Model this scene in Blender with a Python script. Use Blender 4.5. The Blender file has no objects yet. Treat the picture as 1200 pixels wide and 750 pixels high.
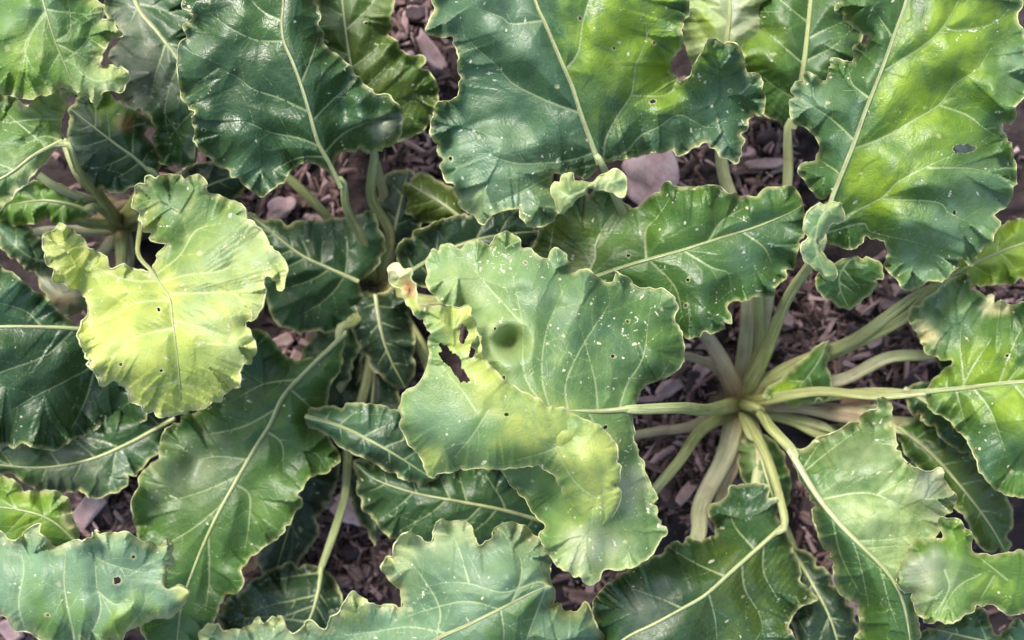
import bpy, bmesh, math, random
import numpy as np
from mathutils import Vector, Matrix
from mathutils.kdtree import KDTree

random.seed(7)
RS = np.random.RandomState(11)
SC = bpy.context.scene
COL = SC.collection

# ------------------------------------------------------------------ camera, sky, sun, exposure
CAM_H = 1.0                                   # the phone is held a metre above the soil, looking straight down
cd = bpy.data.cameras.new('camera'); cam = bpy.data.objects.new('camera', cd); COL.objects.link(cam)
cam.location = (0, 0, CAM_H); cam.rotation_euler = (0, 0, 0)
cd.sensor_width = 36; cd.lens = 36; cd.clip_start = 0.01; cd.clip_end = 200
cd.dof.use_dof = True; cd.dof.focus_distance = 0.77; cd.dof.aperture_fstop = 3.8
SC.camera = cam

SUN_EL, SUN_AZ = math.radians(52), math.radians(-35)     # azimuth clockwise from +Y (top of the picture)
w = bpy.data.worlds.new('World'); SC.world = w; w.use_nodes = True
nt = w.node_tree; bg = nt.nodes['Background']
sky = nt.nodes.new('ShaderNodeTexSky'); sky.sky_type = 'NISHITA'; sky.sun_disc = False
sky.sun_elevation = SUN_EL; sky.sun_rotation = SUN_AZ; sky.air_density = 1.0; sky.dust_density = 3.0; sky.ozone_density = 1.0
nt.links.new(sky.outputs[0], bg.inputs[0]); bg.inputs[1].default_value = 0.095
sl = bpy.data.lights.new('sun', 'SUN'); sun = bpy.data.objects.new('sun', sl); COL.objects.link(sun)
sl.energy = 1.5; sl.angle = math.radians(16); sl.color = (1.0, 0.95, 0.86)
sdir = Vector((math.sin(SUN_AZ) * math.cos(SUN_EL), math.cos(SUN_AZ) * math.cos(SUN_EL), math.sin(SUN_EL)))
sun.rotation_euler = sdir.to_track_quat('Z', 'Y').to_euler(); sun.location = (0, 0, 5)
SC.view_settings.view_transform = 'Standard'; SC.view_settings.look = 'None'
SC.view_settings.exposure = 1.75; SC.view_settings.gamma = 1.0
SC.cycles.max_bounces = 6

# ------------------------------------------------------------------ small maths
def P(px, py, z):                             # a point of the place: plan position measured off the photograph, at its own height
    px = np.asarray(px, float); py = np.asarray(py, float); z = np.asarray(z, float)
    s = (CAM_H - z) / 1200.0
    return np.stack([(px - 600) * s, (375 - py) * s, z], -1)

def hash2(ix, iy, seed):
    n = (ix * 374761393 + iy * 668265263 + seed * 974711) & 0x7fffffff
    n = ((n ^ (n >> 13)) * 1274126177) & 0x7fffffff
    return ((n ^ (n >> 16)) & 0xffff) / 65535.0

def vnoise(x, y, seed=0):
    x = np.asarray(x, float); y = np.asarray(y, float)
    ix = np.floor(x).astype(np.int64); iy = np.floor(y).astype(np.int64)
    fx = x - ix; fy = y - iy
    fx = fx * fx * fx * (fx * (fx * 6 - 15) + 10); fy = fy * fy * fy * (fy * (fy * 6 - 15) + 10)
    a = hash2(ix, iy, seed); b = hash2(ix + 1, iy, seed); c = hash2(ix, iy + 1, seed); d = hash2(ix + 1, iy + 1, seed)
    return (a + (b - a) * fx) * (1 - fy) + (c + (d - c) * fx) * fy - 0.5

def fbm(x, y, seed=0, o=3):
    r = 0; a = 1
    for k in range(o):
        r = r + a * vnoise(x * 2 ** k + 17.3 * k, y * 2 ** k - 9.1 * k, seed + k); a *= 0.5
    return r

def spline(pts, step=0.6):
    """Catmull-Rom through pts (any dimension), sampled about every `step` units of the first two coordinates"""
    p = np.array(pts, float)
    q = np.vstack([2 * p[0] - p[1], p, 2 * p[-1] - p[-2]])
    out = []
    for i in range(len(p) - 1):
        a, b, c, d = q[i:i + 4]
        n = max(2, int(np.hypot(*(c - b)[:2]) / step))
        t = np.linspace(0, 1, n, endpoint=False)[:, None]
        out.append(0.5 * (2 * b + (c - a) * t + (2 * a - 5 * b + 4 * c - d) * t ** 2 + (3 * b - a - 3 * c + d) * t ** 3))
    out.append(p[-1:])
    return np.vstack(out)

def arclen(p):
    return np.concatenate([[0], np.cumsum(np.hypot(*np.diff(p[:, :2], axis=0).T))])

def kd_of(pts):
    k = KDTree(len(pts))
    for i, p in enumerate(pts.tolist()): k.insert((p[0], p[1], 0), i)
    k.balance(); return k

def nearest(kd, Q):
    r = [kd.find((a, b, 0)) for a, b in Q.tolist()]
    return np.array([x[1] for x in r], int), np.array([x[2] for x in r])

def inside(Q, polys):
    s = np.zeros(len(Q), bool)
    for p in polys:
        a = p; b = np.roll(p, -1, 0)
        for k in range(0, len(Q), 4000):
            x = Q[k:k + 4000, 0][:, None]; y = Q[k:k + 4000, 1][:, None]
            c = (a[:, 1] > y) != (b[:, 1] > y)
            with np.errstate(divide='ignore', invalid='ignore'):
                xi = a[:, 0] + (y - a[:, 1]) * (b[:, 0] - a[:, 0]) / (b[:, 1] - a[:, 1])
            s[k:k + 4000] ^= (np.sum(c & (x < xi), 1) % 2 == 1)
    return s

# ------------------------------------------------------------------ materials
def new_mat(name):
    m = bpy.data.materials.new(name); m.use_nodes = True
    n = m.node_tree.nodes; n.clear()
    return m, n, m.node_tree.links

def nd(n, t, **kw):
    x = n.new(t)
    for k, v in kw.items(): setattr(x, k, v)
    return x

def ramp(n, l, src, p0, p1, c0=(0, 0, 0, 1), c1=(1, 1, 1, 1)):
    r = n.new('ShaderNodeValToRGB'); e = r.color_ramp.elements
    e[0].position = p0; e[1].position = p1; e[0].color = c0; e[1].color = c1
    l.new(src, r.inputs[0]); return r.outputs[0]

def mathn(n, l, op, a, b=None, clamp=False):
    x = n.new('ShaderNodeMath'); x.operation = op; x.use_clamp = clamp
    for i, v in enumerate((a, b)):
        if v is None: continue
        if isinstance(v, (int, float)): x.inputs[i].default_value = v
        else: l.new(v, x.inputs[i])
    return x.outputs[0]

def mixc(n, l, f, a, b, mode='MIX'):
    x = n.new('ShaderNodeMix'); x.data_type = 'RGBA'; x.blend_type = mode
    for i, v in ((0, f), (6, a), (7, b)):
        if isinstance(v, (int, float)): x.inputs[i].default_value = v
        elif isinstance(v, tuple): x.inputs[i].default_value = v
        else: l.new(v, x.inputs[i])
    return x.outputs[2]

def leaf_material():
    m, n, l = new_mat('beet_leaf')
    tint = nd(n, 'ShaderNodeAttribute', attribute_name='tint')
    f = nd(n, 'ShaderNodeAttribute', attribute_name='fields')       # x: distance to vein / vein radius, y: distance to margin px, z: distance to fleck / radius
    sep = n.new('ShaderNodeSeparateXYZ'); l.new(f.outputs['Vector'], sep.inputs[0])
    uv = nd(n, 'ShaderNodeUVMap', uv_map='UVMap')
    # fine net of veinlets
    wn = nd(n, 'ShaderNodeTexNoise'); wn.inputs['Scale'].default_value = 9; l.new(uv.outputs[0], wn.inputs['Vector'])
    wv = n.new('ShaderNodeVectorMath'); wv.operation = 'MULTIPLY_ADD'
    l.new(wn.outputs['Color'], wv.inputs[0]); wv.inputs[1].default_value = (.1, .1, 0); l.new(uv.outputs[0], wv.inputs[2])
    vo = nd(n, 'ShaderNodeTexVoronoi', feature='DISTANCE_TO_EDGE'); vo.inputs['Scale'].default_value = 9.5
    l.new(wv.outputs[0], vo.inputs['Vector'])
    vo2 = nd(n, 'ShaderNodeTexVoronoi', feature='DISTANCE_TO_EDGE'); vo2.inputs['Scale'].default_value = 26
    l.new(wv.outputs[0], vo2.inputs['Vector'])
    net = ramp(n, l, vo.outputs['Distance'], 0.0, 0.09, (1, 1, 1, 1), (0, 0, 0, 1))
    net2 = ramp(n, l, vo2.outputs['Distance'], 0.0, 0.14, (1, 1, 1, 1), (0, 0, 0, 1))
    # patchy green
    big = nd(n, 'ShaderNodeTexNoise'); big.inputs['Scale'].default_value = 3.2; big.inputs['Detail'].default_value = 5
    big.inputs['Roughness'].default_value = .62; l.new(uv.outputs[0], big.inputs['Vector'])
    fine = nd(n, 'ShaderNodeTexNoise'); fine.inputs['Scale'].default_value = 42; fine.inputs['Detail'].default_value = 3; l.new(uv.outputs[0], fine.inputs['Vector'])
    c = mixc(n, l, ramp(n, l, big.outputs['Fac'], .35, .7), mixc(n, l, 1.0, tint.outputs['Color'], (.86, .91, .92, 1), 'MULTIPLY'), mixc(n, l, 1.0, tint.outputs['Color'], (1.22, 1.14, 1.0, 1), 'MULTIPLY'))
    c = mixc(n, l, mathn(n, l, 'MULTIPLY', fine.outputs['Fac'], .35), c, mixc(n, l, 1.0, c, (.7, .72, .7, 1), 'MULTIPLY'))
    pale = mixc(n, l, .42, c, (.40, .46, .20, 1))
    c = mixc(n, l, mathn(n, l, 'MULTIPLY', net, .10), c, pale)
    c = mixc(n, l, mathn(n, l, 'MULTIPLY', net2, .08), c, pale)
    # veins
    vm = ramp(n, l, sep.outputs[0], .45, 1.5, (1, 1, 1, 1), (0, 0, 0, 1))
    vc = mixc(n, l, .64, c, (.46, .54, .27, 1))
    c = mixc(n, l, mathn(n, l, 'MULTIPLY', vm, .70), c, vc)
    # cream, partly scorched margin
    en = nd(n, 'ShaderNodeTexNoise'); en.inputs['Scale'].default_value = 11; en.inputs['Detail'].default_value = 3; l.new(uv.outputs[0], en.inputs['Vector'])
    ed = mathn(n, l, 'ADD', mathn(n, l, 'DIVIDE', sep.outputs[1], 13.0), mathn(n, l, 'MULTIPLY', mathn(n, l, 'SUBTRACT', en.outputs['Fac'], .5), .55))
    em = ramp(n, l, ed, .02, .32, (1, 1, 1, 1), (0, 0, 0, 1))
    c = mixc(n, l, mathn(n, l, 'MULTIPLY', em, .75), c, mixc(n, l, .55, c, (.62, .58, .30, 1)))
    # feeding flecks, pale with a dry centre
    sm = ramp(n, l, sep.outputs[2], .75, 1.35, (1, 1, 1, 1), (0, 0, 0, 1))
    c = mixc(n, l, mathn(n, l, 'MULTIPLY', sm, .8), c, (.62, .60, .46, 1))
    p = nd(n, 'ShaderNodeBsdfPrincipled'); l.new(c, p.inputs['Base Color'])
    rg = mathn(n, l, 'ADD', tint.outputs['Alpha'], mathn(n, l, 'MULTIPLY', mathn(n, l, 'SUBTRACT', big.outputs['Fac'], .42), .6))
    l.new(mathn(n, l, 'ADD', rg, mathn(n, l, 'MULTIPLY', sm, .3), True), p.inputs['Roughness'])
    p.inputs['Specular IOR Level'].default_value = .62
    h = mathn(n, l, 'MULTIPLY', net, -.5)
    h = mathn(n, l, 'ADD', h, mathn(n, l, 'MULTIPLY', net2, -.25))
    h = mathn(n, l, 'ADD', h, mathn(n, l, 'MULTIPLY', fine.outputs['Fac'], .7))
    h = mathn(n, l, 'ADD', h, mathn(n, l, 'MULTIPLY', sm, -.6))
    b = nd(n, 'ShaderNodeBump'); b.inputs['Strength'].default_value = .35; b.inputs['Distance'].default_value = .0007
    l.new(h, b.inputs['Height']); l.new(b.outputs[0], p.inputs['Normal'])
    t = nd(n, 'ShaderNodeBsdfTranslucent'); l.new(mixc(n, l, 1.0, c, (1.5, 1.55, .55, 1), 'MULTIPLY'), t.inputs[0]); l.new(b.outputs[0], t.inputs['Normal'])
    mx = nd(n, 'ShaderNodeMixShader'); mx.inputs[0].default_value = .2
    l.new(p.outputs[0], mx.inputs[1]); l.new(t.outputs[0], mx.inputs[2])
    o = nd(n, 'ShaderNodeOutputMaterial'); l.new(mx.outputs[0], o.inputs[0])
    return m

def stalk_material(name, c0, c1, rough=.42):
    """ribbed, streaky stalk; the attribute 'along' carries (angle, length, 0..1 from crown to tip)"""
    m, n, l = new_mat(name)
    a = nd(n, 'ShaderNodeAttribute', attribute_name='along')
    mp = nd(n, 'ShaderNodeMapping'); mp.inputs['Scale'].default_value = (9, 26, 1); l.new(a.outputs['Vector'], mp.inputs[0])
    s = nd(n, 'ShaderNodeTexNoise'); s.inputs['Scale'].default_value = 1.0; s.inputs['Detail'].default_value = 4; l.new(mp.outputs[0], s.inputs['Vector'])
    tc = nd(n, 'ShaderNodeTexCoord')
    g = nd(n, 'ShaderNodeTexNoise'); g.inputs['Scale'].default_value = 60; g.inputs['Detail'].default_value = 4; l.new(tc.outputs['Object'], g.inputs['Vector'])
    c = mixc(n, l, ramp(n, l, s.outputs['Fac'], .32, .68), c0, c1)
    if 'petiole' in name:
        sp = n.new('ShaderNodeSeparateXYZ'); l.new(a.outputs['Vector'], sp.inputs[0])
        c = mixc(n, l, ramp(n, l, sp.outputs[2], .55, 1.0), c, mixc(n, l, ramp(n, l, s.outputs['Fac'], .32, .68), (.32, .38, .15, 1), (.46, .50, .26, 1)))
        c = mixc(n, l, ramp(n, l, sp.outputs[2], .0, .16, (1, 1, 1, 1), (0, 0, 0, 1)), c, mixc(n, l, 1.0, c, (.62, .48, .36, 1), 'MULTIPLY'))  # stalk bases browned and darkened, painting in the shade of the crown
    c = mixc(n, l, mathn(n, l, 'MULTIPLY', ramp(n, l, g.outputs['Fac'], .52, .72), .45), c, (.22, .13, .09, 1))
    p = nd(n, 'ShaderNodeBsdfPrincipled'); l.new(c, p.inputs['Base Color']); p.inputs['Roughness'].default_value = rough
    p.inputs['Subsurface Weight'].default_value = .15; p.inputs['Subsurface Radius'].default_value = (.004, .004, .001)
    b = nd(n, 'ShaderNodeBump'); b.inputs['Strength'].default_value = .8; b.inputs['Distance'].default_value = .0018
    l.new(s.outputs['Fac'], b.inputs['Height']); l.new(b.outputs[0], p.inputs['Normal'])
    o = nd(n, 'ShaderNodeOutputMaterial'); l.new(p.outputs[0], o.inputs[0]); return m

def rough_material(name, cols, scale, rough=.9, bump=.6, dist=.002, vary=.35, stretch=(1, 1, 1)):
    m, n, l = new_mat(name)
    tc = nd(n, 'ShaderNodeTexCoord')
    mp = nd(n, 'ShaderNodeMapping'); mp.inputs['Scale'].default_value = stretch; l.new(tc.outputs['Object'], mp.inputs[0])
    a = nd(n, 'ShaderNodeTexNoise'); a.inputs['Scale'].default_value = scale; a.inputs['Detail'].default_value = 8; a.inputs['Roughness'].default_value = .68
    l.new(mp.outputs[0], a.inputs['Vector'])
    r = n.new('ShaderNodeValToRGB'); e = r.color_ramp.elements
    while len(e) < len(cols): e.new(.5)
    for k, c in enumerate(cols): e[k].position = .28 + .46 * k / (len(cols) - 1); e[k].color = (*c, 1)
    l.new(a.outputs['Fac'], r.inputs[0])
    oi = nd(n, 'ShaderNodeNewGeometry')
    v = mathn(n, l, 'ADD', mathn(n, l, 'MULTIPLY', oi.outputs['Random Per Island'], 2 * vary), 1 - vary)
    c = mixc(n, l, 1.0, r.outputs[0], v, 'MULTIPLY')
    p = nd(n, 'ShaderNodeBsdfPrincipled'); l.new(c, p.inputs['Base Color']); p.inputs['Roughness'].default_value = rough
    b = nd(n, 'ShaderNodeBump'); b.inputs['Strength'].default_value = bump; b.inputs['Distance'].default_value = dist
    l.new(a.outputs['Fac'], b.inputs['Height']); l.new(b.outputs[0], p.inputs['Normal'])
    o = nd(n, 'ShaderNodeOutputMaterial'); l.new(p.outputs[0], o.inputs[0]); return m

M_LEAF = leaf_material()
M_STALK = stalk_material('beet_petiole', (.17, .215, .055, 1), (.42, .43, .19, 1))
M_STALKP = stalk_material('beet_petiole_pale', (.27, .28, .14, 1), (.50, .48, .31, 1))
M_STALKR = stalk_material('beet_petiole_rosy', (.36, .24, .17, 1), (.42, .38, .22, 1))
M_RIB = stalk_material('beet_midrib', (.32, .38, .15, 1), (.46, .50, .26, 1), .4)
M_MARGIN = rough_material('leaf_margin', [(.13, .20, .06), (.36, .40, .18), (.60, .56, .36)], 38, .6, .2, .0005, .12)
M_CROWN = rough_material('beet_crown', [(.04, .025, .015), (.09, .065, .035), (.17, .13, .07)], 70, .8, .8, .003, .1)
M_SOIL = rough_material('soil', [(.010, .006, .006), (.030, .018, .018), (.085, .054, .056)], 55, .92, 1.0, .006, 0)
M_CHIP = rough_material('wood_chip', [(.040, .022, .019), (.125, .074, .068), (.31, .20, .195)], 60, .85, .9, .0015, .8, (1, 5, 1))
M_CHIPP = rough_material('pale_chip', [(.20, .12, .115), (.38, .255, .25), (.56, .42, .42)], 50, .8, .6, .0015, .25)
M_STONE = rough_material('pink_stone', [(.48, .25, .25), (.80, .52, .52), (.86, .68, .67)], 70, .8, 1.0, .004, .05)
M_CLOD = rough_material('soil_clod', [(.016, .010, .011), (.045, .029, .034), (.11, .075, .088)], 80, .95, 1.0, .003, .4)
M_DRY = rough_material('dry_leaf', [(.20, .10, .05), (.40, .22, .12), (.52, .34, .20)], 40, .7, .6, .001, .1)

# ------------------------------------------------------------------ objects
def make_obj(name, me, mat, parent=None):
    o = bpy.data.objects.new(name, me); COL.objects.link(o)
    if mat and not me.materials: me.materials.append(mat)
    if parent: o.parent = parent
    return o

def thing(name, label, cat, loc, group=None):
    o = bpy.data.objects.new(name, None); COL.objects.link(o); o.empty_display_size = .02
    o.location = loc; o['label'] = label; o['category'] = cat
    if group: o['group'] = group
    return o

def mesh_np(name, V, F, smooth=True):
    me = bpy.data.meshes.new(name); F = np.asarray(F, np.int32); k = F.shape[1]
    me.vertices.add(len(V)); me.vertices.foreach_set('co', np.asarray(V, np.float32).ravel())
    me.loops.add(F.size); me.loops.foreach_set('vertex_index', F.ravel())
    me.polygons.add(len(F)); me.polygons.foreach_set('loop_start', np.arange(0, F.size, k, dtype=np.int32))
    me.update(calc_edges=True)
    me.polygons.foreach_set('use_smooth', np.full(len(F), smooth)); me.validate(); return me

def tube(name, pts, rad, mat, parent, origin, sides=10, groove=0.0, flat=1.0, closed=False):
    """pts (n,3) world, rad (n,): a stalk with an optional channel along its top"""
    pts = np.asarray(pts, float); n = len(pts)
    tg = np.gradient(pts, axis=0) if not closed else np.roll(pts, -1, 0) - np.roll(pts, 1, 0)
    tg /= np.linalg.norm(tg, axis=1)[:, None] + 1e-9
    up = np.array([0, 0, 1.0]); sd = np.cross(tg, up); ln = np.linalg.norm(sd, axis=1)
    bad = ln < .15
    sd[bad] = np.array([1.0, 0, 0]); sd /= np.linalg.norm(sd, axis=1)[:, None]
    nr = np.cross(sd, tg)
    a = np.arange(sides) * 2 * np.pi / sides + np.pi / 2
    gr = 1 - groove * np.exp(-((a - np.pi / 2) / .55) ** 2)
    gr = np.minimum(gr, 1 - groove * np.exp(-((a - 2.5 * np.pi) / .55) ** 2))
    V = pts[:, None] + rad[:, None, None] * (sd[:, None] * (np.cos(a) * 1.0)[None, :, None] + nr[:, None] * (np.sin(a) * gr * flat)[None, :, None])
    i = np.arange(n if closed else n - 1)[:, None]; j = np.arange(sides)[None]
    F = np.stack([i * sides + j, i * sides + (j + 1) % sides, ((i + 1) % n) * sides + (j + 1) % sides, ((i + 1) % n) * sides + j], -1).reshape(-1, 4)
    me = mesh_np(name, V.reshape(-1, 3) - origin, F)
    L = np.concatenate([[0], np.cumsum(np.linalg.norm(np.diff(pts, axis=0), axis=1))])
    at = me.attributes.new('along', 'FLOAT_VECTOR', 'POINT')
    d = np.stack([np.repeat(np.sin(a)[None] * 1.5 + np.cos(a)[None] * .7, n, 0), np.repeat(L[:, None], sides, 1), np.repeat(np.linspace(0, 1, n)[:, None], sides, 1)], -1)
    d[..., 0] += hash(name + str(len(pts))) % 7
    at.data.foreach_set('vector', d.astype(np.float32).ravel())
    return make_obj(name, me, mat, parent)

SIDE = -1.0                                    # sign of the picture-right side of a leaf that points down the frame
G = {                                          # leaf albedo: pigment, plus painted-in shade (deep/dark), sky sheen (teal/blue/silver), glow (lime)
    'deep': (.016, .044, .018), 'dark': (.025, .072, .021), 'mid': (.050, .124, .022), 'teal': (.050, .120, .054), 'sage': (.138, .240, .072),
    'fresh': (.092, .195, .024), 'lime': (.21, .33, .018), 'yellow': (.36, .425, .10), 'pale': (.32, .41, .18),
    'silver': (.34, .36, .27), 'blue': (.132, .230, .130), 'cream': (.58, .55, .32), 'olive': (.070, .112, .010), 'rust': (.34, .17, .08),
}
STEP = 1.6
NLEAF = [0]

class Blade:
    """One leaf blade: a thin sheet with its own margin outline (plan view), heights, veins, flecks and holes"""
    def __init__(s, rib, A, B, z, drop=(0.018, 0.018), ruf=.0095, lam=52, seed=1, noise=.005, bumps=(), pil=.0031, holes=(), scal=3.0, form=.018, soft=5):
        s.seed = seed
        s.rib = spline(rib, 1.5); s.riblen = arclen(s.rib)
        a = spline(A); b = spline(B)
        out = np.vstack([a, b[::-1]])
        L = arclen(out)
        # small teeth and waves of the margin
        tg = np.gradient(out, axis=0); tg /= np.linalg.norm(tg, axis=1)[:, None] + 1e-9
        nn = np.stack([-tg[:, 1], tg[:, 0]], -1)
        wob = scal * (vnoise(L / 11.0, L * 0, seed) * 1.5 + vnoise(L / 4.5, L * 0 + 5, seed + 3) * .7)
        inw = -np.sign(np.sum(out[:, 0] * np.roll(out[:, 1], -1) - np.roll(out[:, 0], -1) * out[:, 1]))
        fade = np.clip(np.minimum(L, L[-1] - L) / 12, 0, 1)
        out = out + nn * (wob * fade)[:, None]
        RB = np.random.RandomState(seed + 5)
        for c0 in RB.uniform(0, L[-1], int(L[-1] / 55)):
            wd = RB.uniform(2.5, 6); out = out - nn * (inw * RB.uniform(1.5, 6.5) * np.exp(-((L - c0) / wd) ** 4) * fade)[:, None]
        s.out = out; s.L = L
        s.holes = []
        for h in holes:
            cx, cy, rx, ry, ang = h
            t = np.linspace(0, 2 * np.pi, 40, endpoint=False)
            rr = 1 + .7 * vnoise(np.cos(t) * 1.7 + cx, np.sin(t) * 1.7 + cy, seed + 9) + .4 * vnoise(np.cos(t) * 4 + cx, np.sin(t) * 4 + cy, seed + 10)
            x = rx * np.cos(t) * rr; y = ry * np.sin(t) * rr; ca, sa = math.cos(math.radians(ang)), math.sin(math.radians(ang))
            s.holes.append(np.stack([cx + x * ca - y * sa, cy + x * sa + y * ca], -1))
        s.polys = [out] + s.holes
        s.okd = kd_of(out)
        s.allb = np.vstack(s.polys); s.akd = kd_of(s.allb)
        s.zs = np.array(z, float); s.drop = drop; s.ruf = ruf; s.lam = lam; s.noise = noise; s.bumps = bumps; s.pil = pil; s.form = form; s.soft = soft
        s.vs = np.zeros((0, 2)); s.vr = np.zeros(0); s.vkd = None

    def set_veins(s, lines, cut=1.0):
        pts, rad = [], []
        for ln, r0, r1 in lines:
            p = spline(ln, .7) if len(ln) > 1 else np.array(ln); pts.append(p); rad.append(np.linspace(r0, r1, len(p)))
        p = s.rib[:max(6, int(len(s.rib) * cut))]; pts.append(p); rad.append(np.linspace(2.2, .8 if cut == 1 else .3, len(p)))
        s.vs = np.vstack(pts); s.vr = np.concatenate(rad); s.vkd = kd_of(s.vs)
        s.mkd = kd_of(s.vs[s.vr > .85])

    def auto_veins(s, n=6, given=(), r=1.75, cut=1.0):
        """side veins that leave the midrib, bend towards the tip and fork near the margin; then cross veinlets"""
        R = random.Random(s.seed * 13 + 5); lines = []
        tot = s.riblen[-1]
        def run(p, ang, mx, bend, r0, r1, fork):
            pts = [p.copy()]; L = 0; st = 4.0; end = r0
            while L < mx:
                ang += bend * st + R.uniform(-.07, .07)
                p = p + st * np.array([math.cos(ang), math.sin(ang)]); L += st
                _, _, d = s.okd.find((p[0], p[1], 0))
                if d < 4 or (len(pts) % 3 == 0 and not inside(p[None], [s.out])[0]): break
                pts.append(p.copy())
                if fork and len(pts) in (7, 12, 17, 22, 28):
                    sg = 1 if R.random() < .5 else -1
                    run(p, ang + sg * R.uniform(.6, 1.0), R.uniform(18, 55), -sg * .008, r0 * .5, r0 * .28, fork - 1)
            if len(pts) > 2: lines.append((np.array(pts), r0, r1))
        for g in given:
            g = np.array(g, float); j = np.argmin(np.hypot(*(s.rib - g[0]).T))
            if np.hypot(*(s.rib[j] - g[0])) < 16: g[0] = s.rib[j]
            g = np.vstack([g, g[-1] + .45 * (g[-1] - g[-2])])
            q = spline(g, 4.0); lines.append((g, r * 1.15, r * .22))
            for k in range(4, len(q) - 2, 5):
                t = q[min(k + 1, len(q) - 1)] - q[k - 1]; a = math.atan2(t[1], t[0]); sg = 1 if (k // 5) % 2 else -1
                run(q[k], a + sg * R.uniform(.7, 1.1), R.uniform(18, 50), -sg * .007, r * .42, r * .25, 1)
        if n:
            for sg in (-1, 1):
                for k in range(n):
                    u = (.02 + .84 * (k + R.uniform(.15, .7)) / n) * tot
                    i = min(int(np.searchsorted(s.riblen, u)), len(s.rib) - 2)
                    t = s.rib[min(i + 3, len(s.rib) - 1)] - s.rib[max(i - 3, 0)]
                    a = math.atan2(t[1], t[0])
                    run(s.rib[i], a + sg * math.radians(R.uniform(50, 66) + (22 if k == 0 else 0)), 260, -sg * .004, r, r * .25, 2)
        s.set_veins(lines, cut)

    def z(s, Q, ve=None):
        d2 = None
        idx = np.zeros(len(Q), int); dr = np.full(len(Q), 1e9)
        for k in range(0, len(Q), 5000):
            q = Q[k:k + 5000]; dd = (q[:, 0][:, None] - s.rib[:, 0]) ** 2 + (q[:, 1][:, None] - s.rib[:, 1]) ** 2
            j = np.argmin(dd, 1); idx[k:k + 5000] = j; dr[k:k + 5000] = np.sqrt(dd[np.arange(len(q)), j])
        tg = np.gradient(s.rib, axis=0); tg /= np.linalg.norm(tg, axis=1)[:, None] + 1e-9
        r = Q - s.rib[idx]; side = tg[idx, 0] * r[:, 1] - tg[idx, 1] * r[:, 0]       # + is the A side when A is on the right hand in picture axes
        ei, de = nearest(s.okd, Q); dr = dr * dr / (dr + s.soft)
        v = dr / (dr + de + 1e-6); u = s.riblen[idx] / s.riblen[-1]
        zz = np.interp(u, np.linspace(0, 1, 41), spline(np.stack([np.linspace(0, 1, len(s.zs)), s.zs * 0, s.zs], -1), .004)[:, 2][np.linspace(0, len(spline(np.stack([np.linspace(0, 1, len(s.zs)), s.zs * 0, s.zs], -1), .004)) - 1, 41).astype(int)])
        f = .5 + .5 * np.tanh(side / 14.0)
        zz = zz - (s.drop[0] * (1 - f) + s.drop[1] * f) * v ** 1.7
        S = s.L[ei]; ph = 6 * vnoise(S / 70, S * 0, s.seed + 21)
        rf = np.sin(2 * np.pi * S / s.lam + ph) * .8 + .7 * np.sin(2 * np.pi * S / (s.lam * .47) + 2 * ph + 1)
        amp = .3 + 1.4 * (vnoise(S / 60, S * 0 + 3, s.seed + 31) + .5)
        zz = zz + s.ruf * rf * amp * np.exp(-de / 19.0) * np.clip(dr / 25, 0, 1)
        zz = zz + s.ruf * 2.5 * vnoise(Q[:, 0] / 34 + s.seed, Q[:, 1] / 34, s.seed + 33) * v ** 1.6 * np.clip(dr / 25, 0, 1)
        zz = zz + s.form * 2 * vnoise(Q[:, 0] / 120, Q[:, 1] / 120, s.seed + 35) * np.clip(dr / 40, 0, 1)
        zz = zz + s.noise * (fbm(Q[:, 0] / 62, Q[:, 1] / 62, s.seed + 41, 2)) * np.clip(dr / 18, 0.1, 1) * 1.5
        for (bx, by, br, ba) in s.bumps:
            zz = zz + ba * np.exp(-((Q[:, 0] - bx) ** 2 + (Q[:, 1] - by) ** 2) / (br * br))
        roll = vnoise(S / 48, S * 0 + 9, s.seed + 91) - .10
        zz = zz - s.ruf * 2.6 * roll * np.exp(-de / 8.0) * np.clip(dr / 25, 0, 1)
        if s.vkd:
            vi, dv = nearest(s.vkd, Q); w = s.vr[vi]
            _, dm = nearest(s.mkd, Q)
            mod = .55 + 1.5 * (vnoise(Q[:, 0] / 38, Q[:, 1] / 38, s.seed + 51) + .3)
            zz = zz + s.pil * 1.9 * (1 - np.exp(-(dm / 15.0) ** 1.6)) * mod
            zz = zz + s.pil * .28 * (1 - np.exp(-(dv / 6.5) ** 1.5)) * np.clip(w / 1.2, .3, 1)
            s.last = (vi, dv)
        return zz, u, v, de, dr, side

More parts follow.
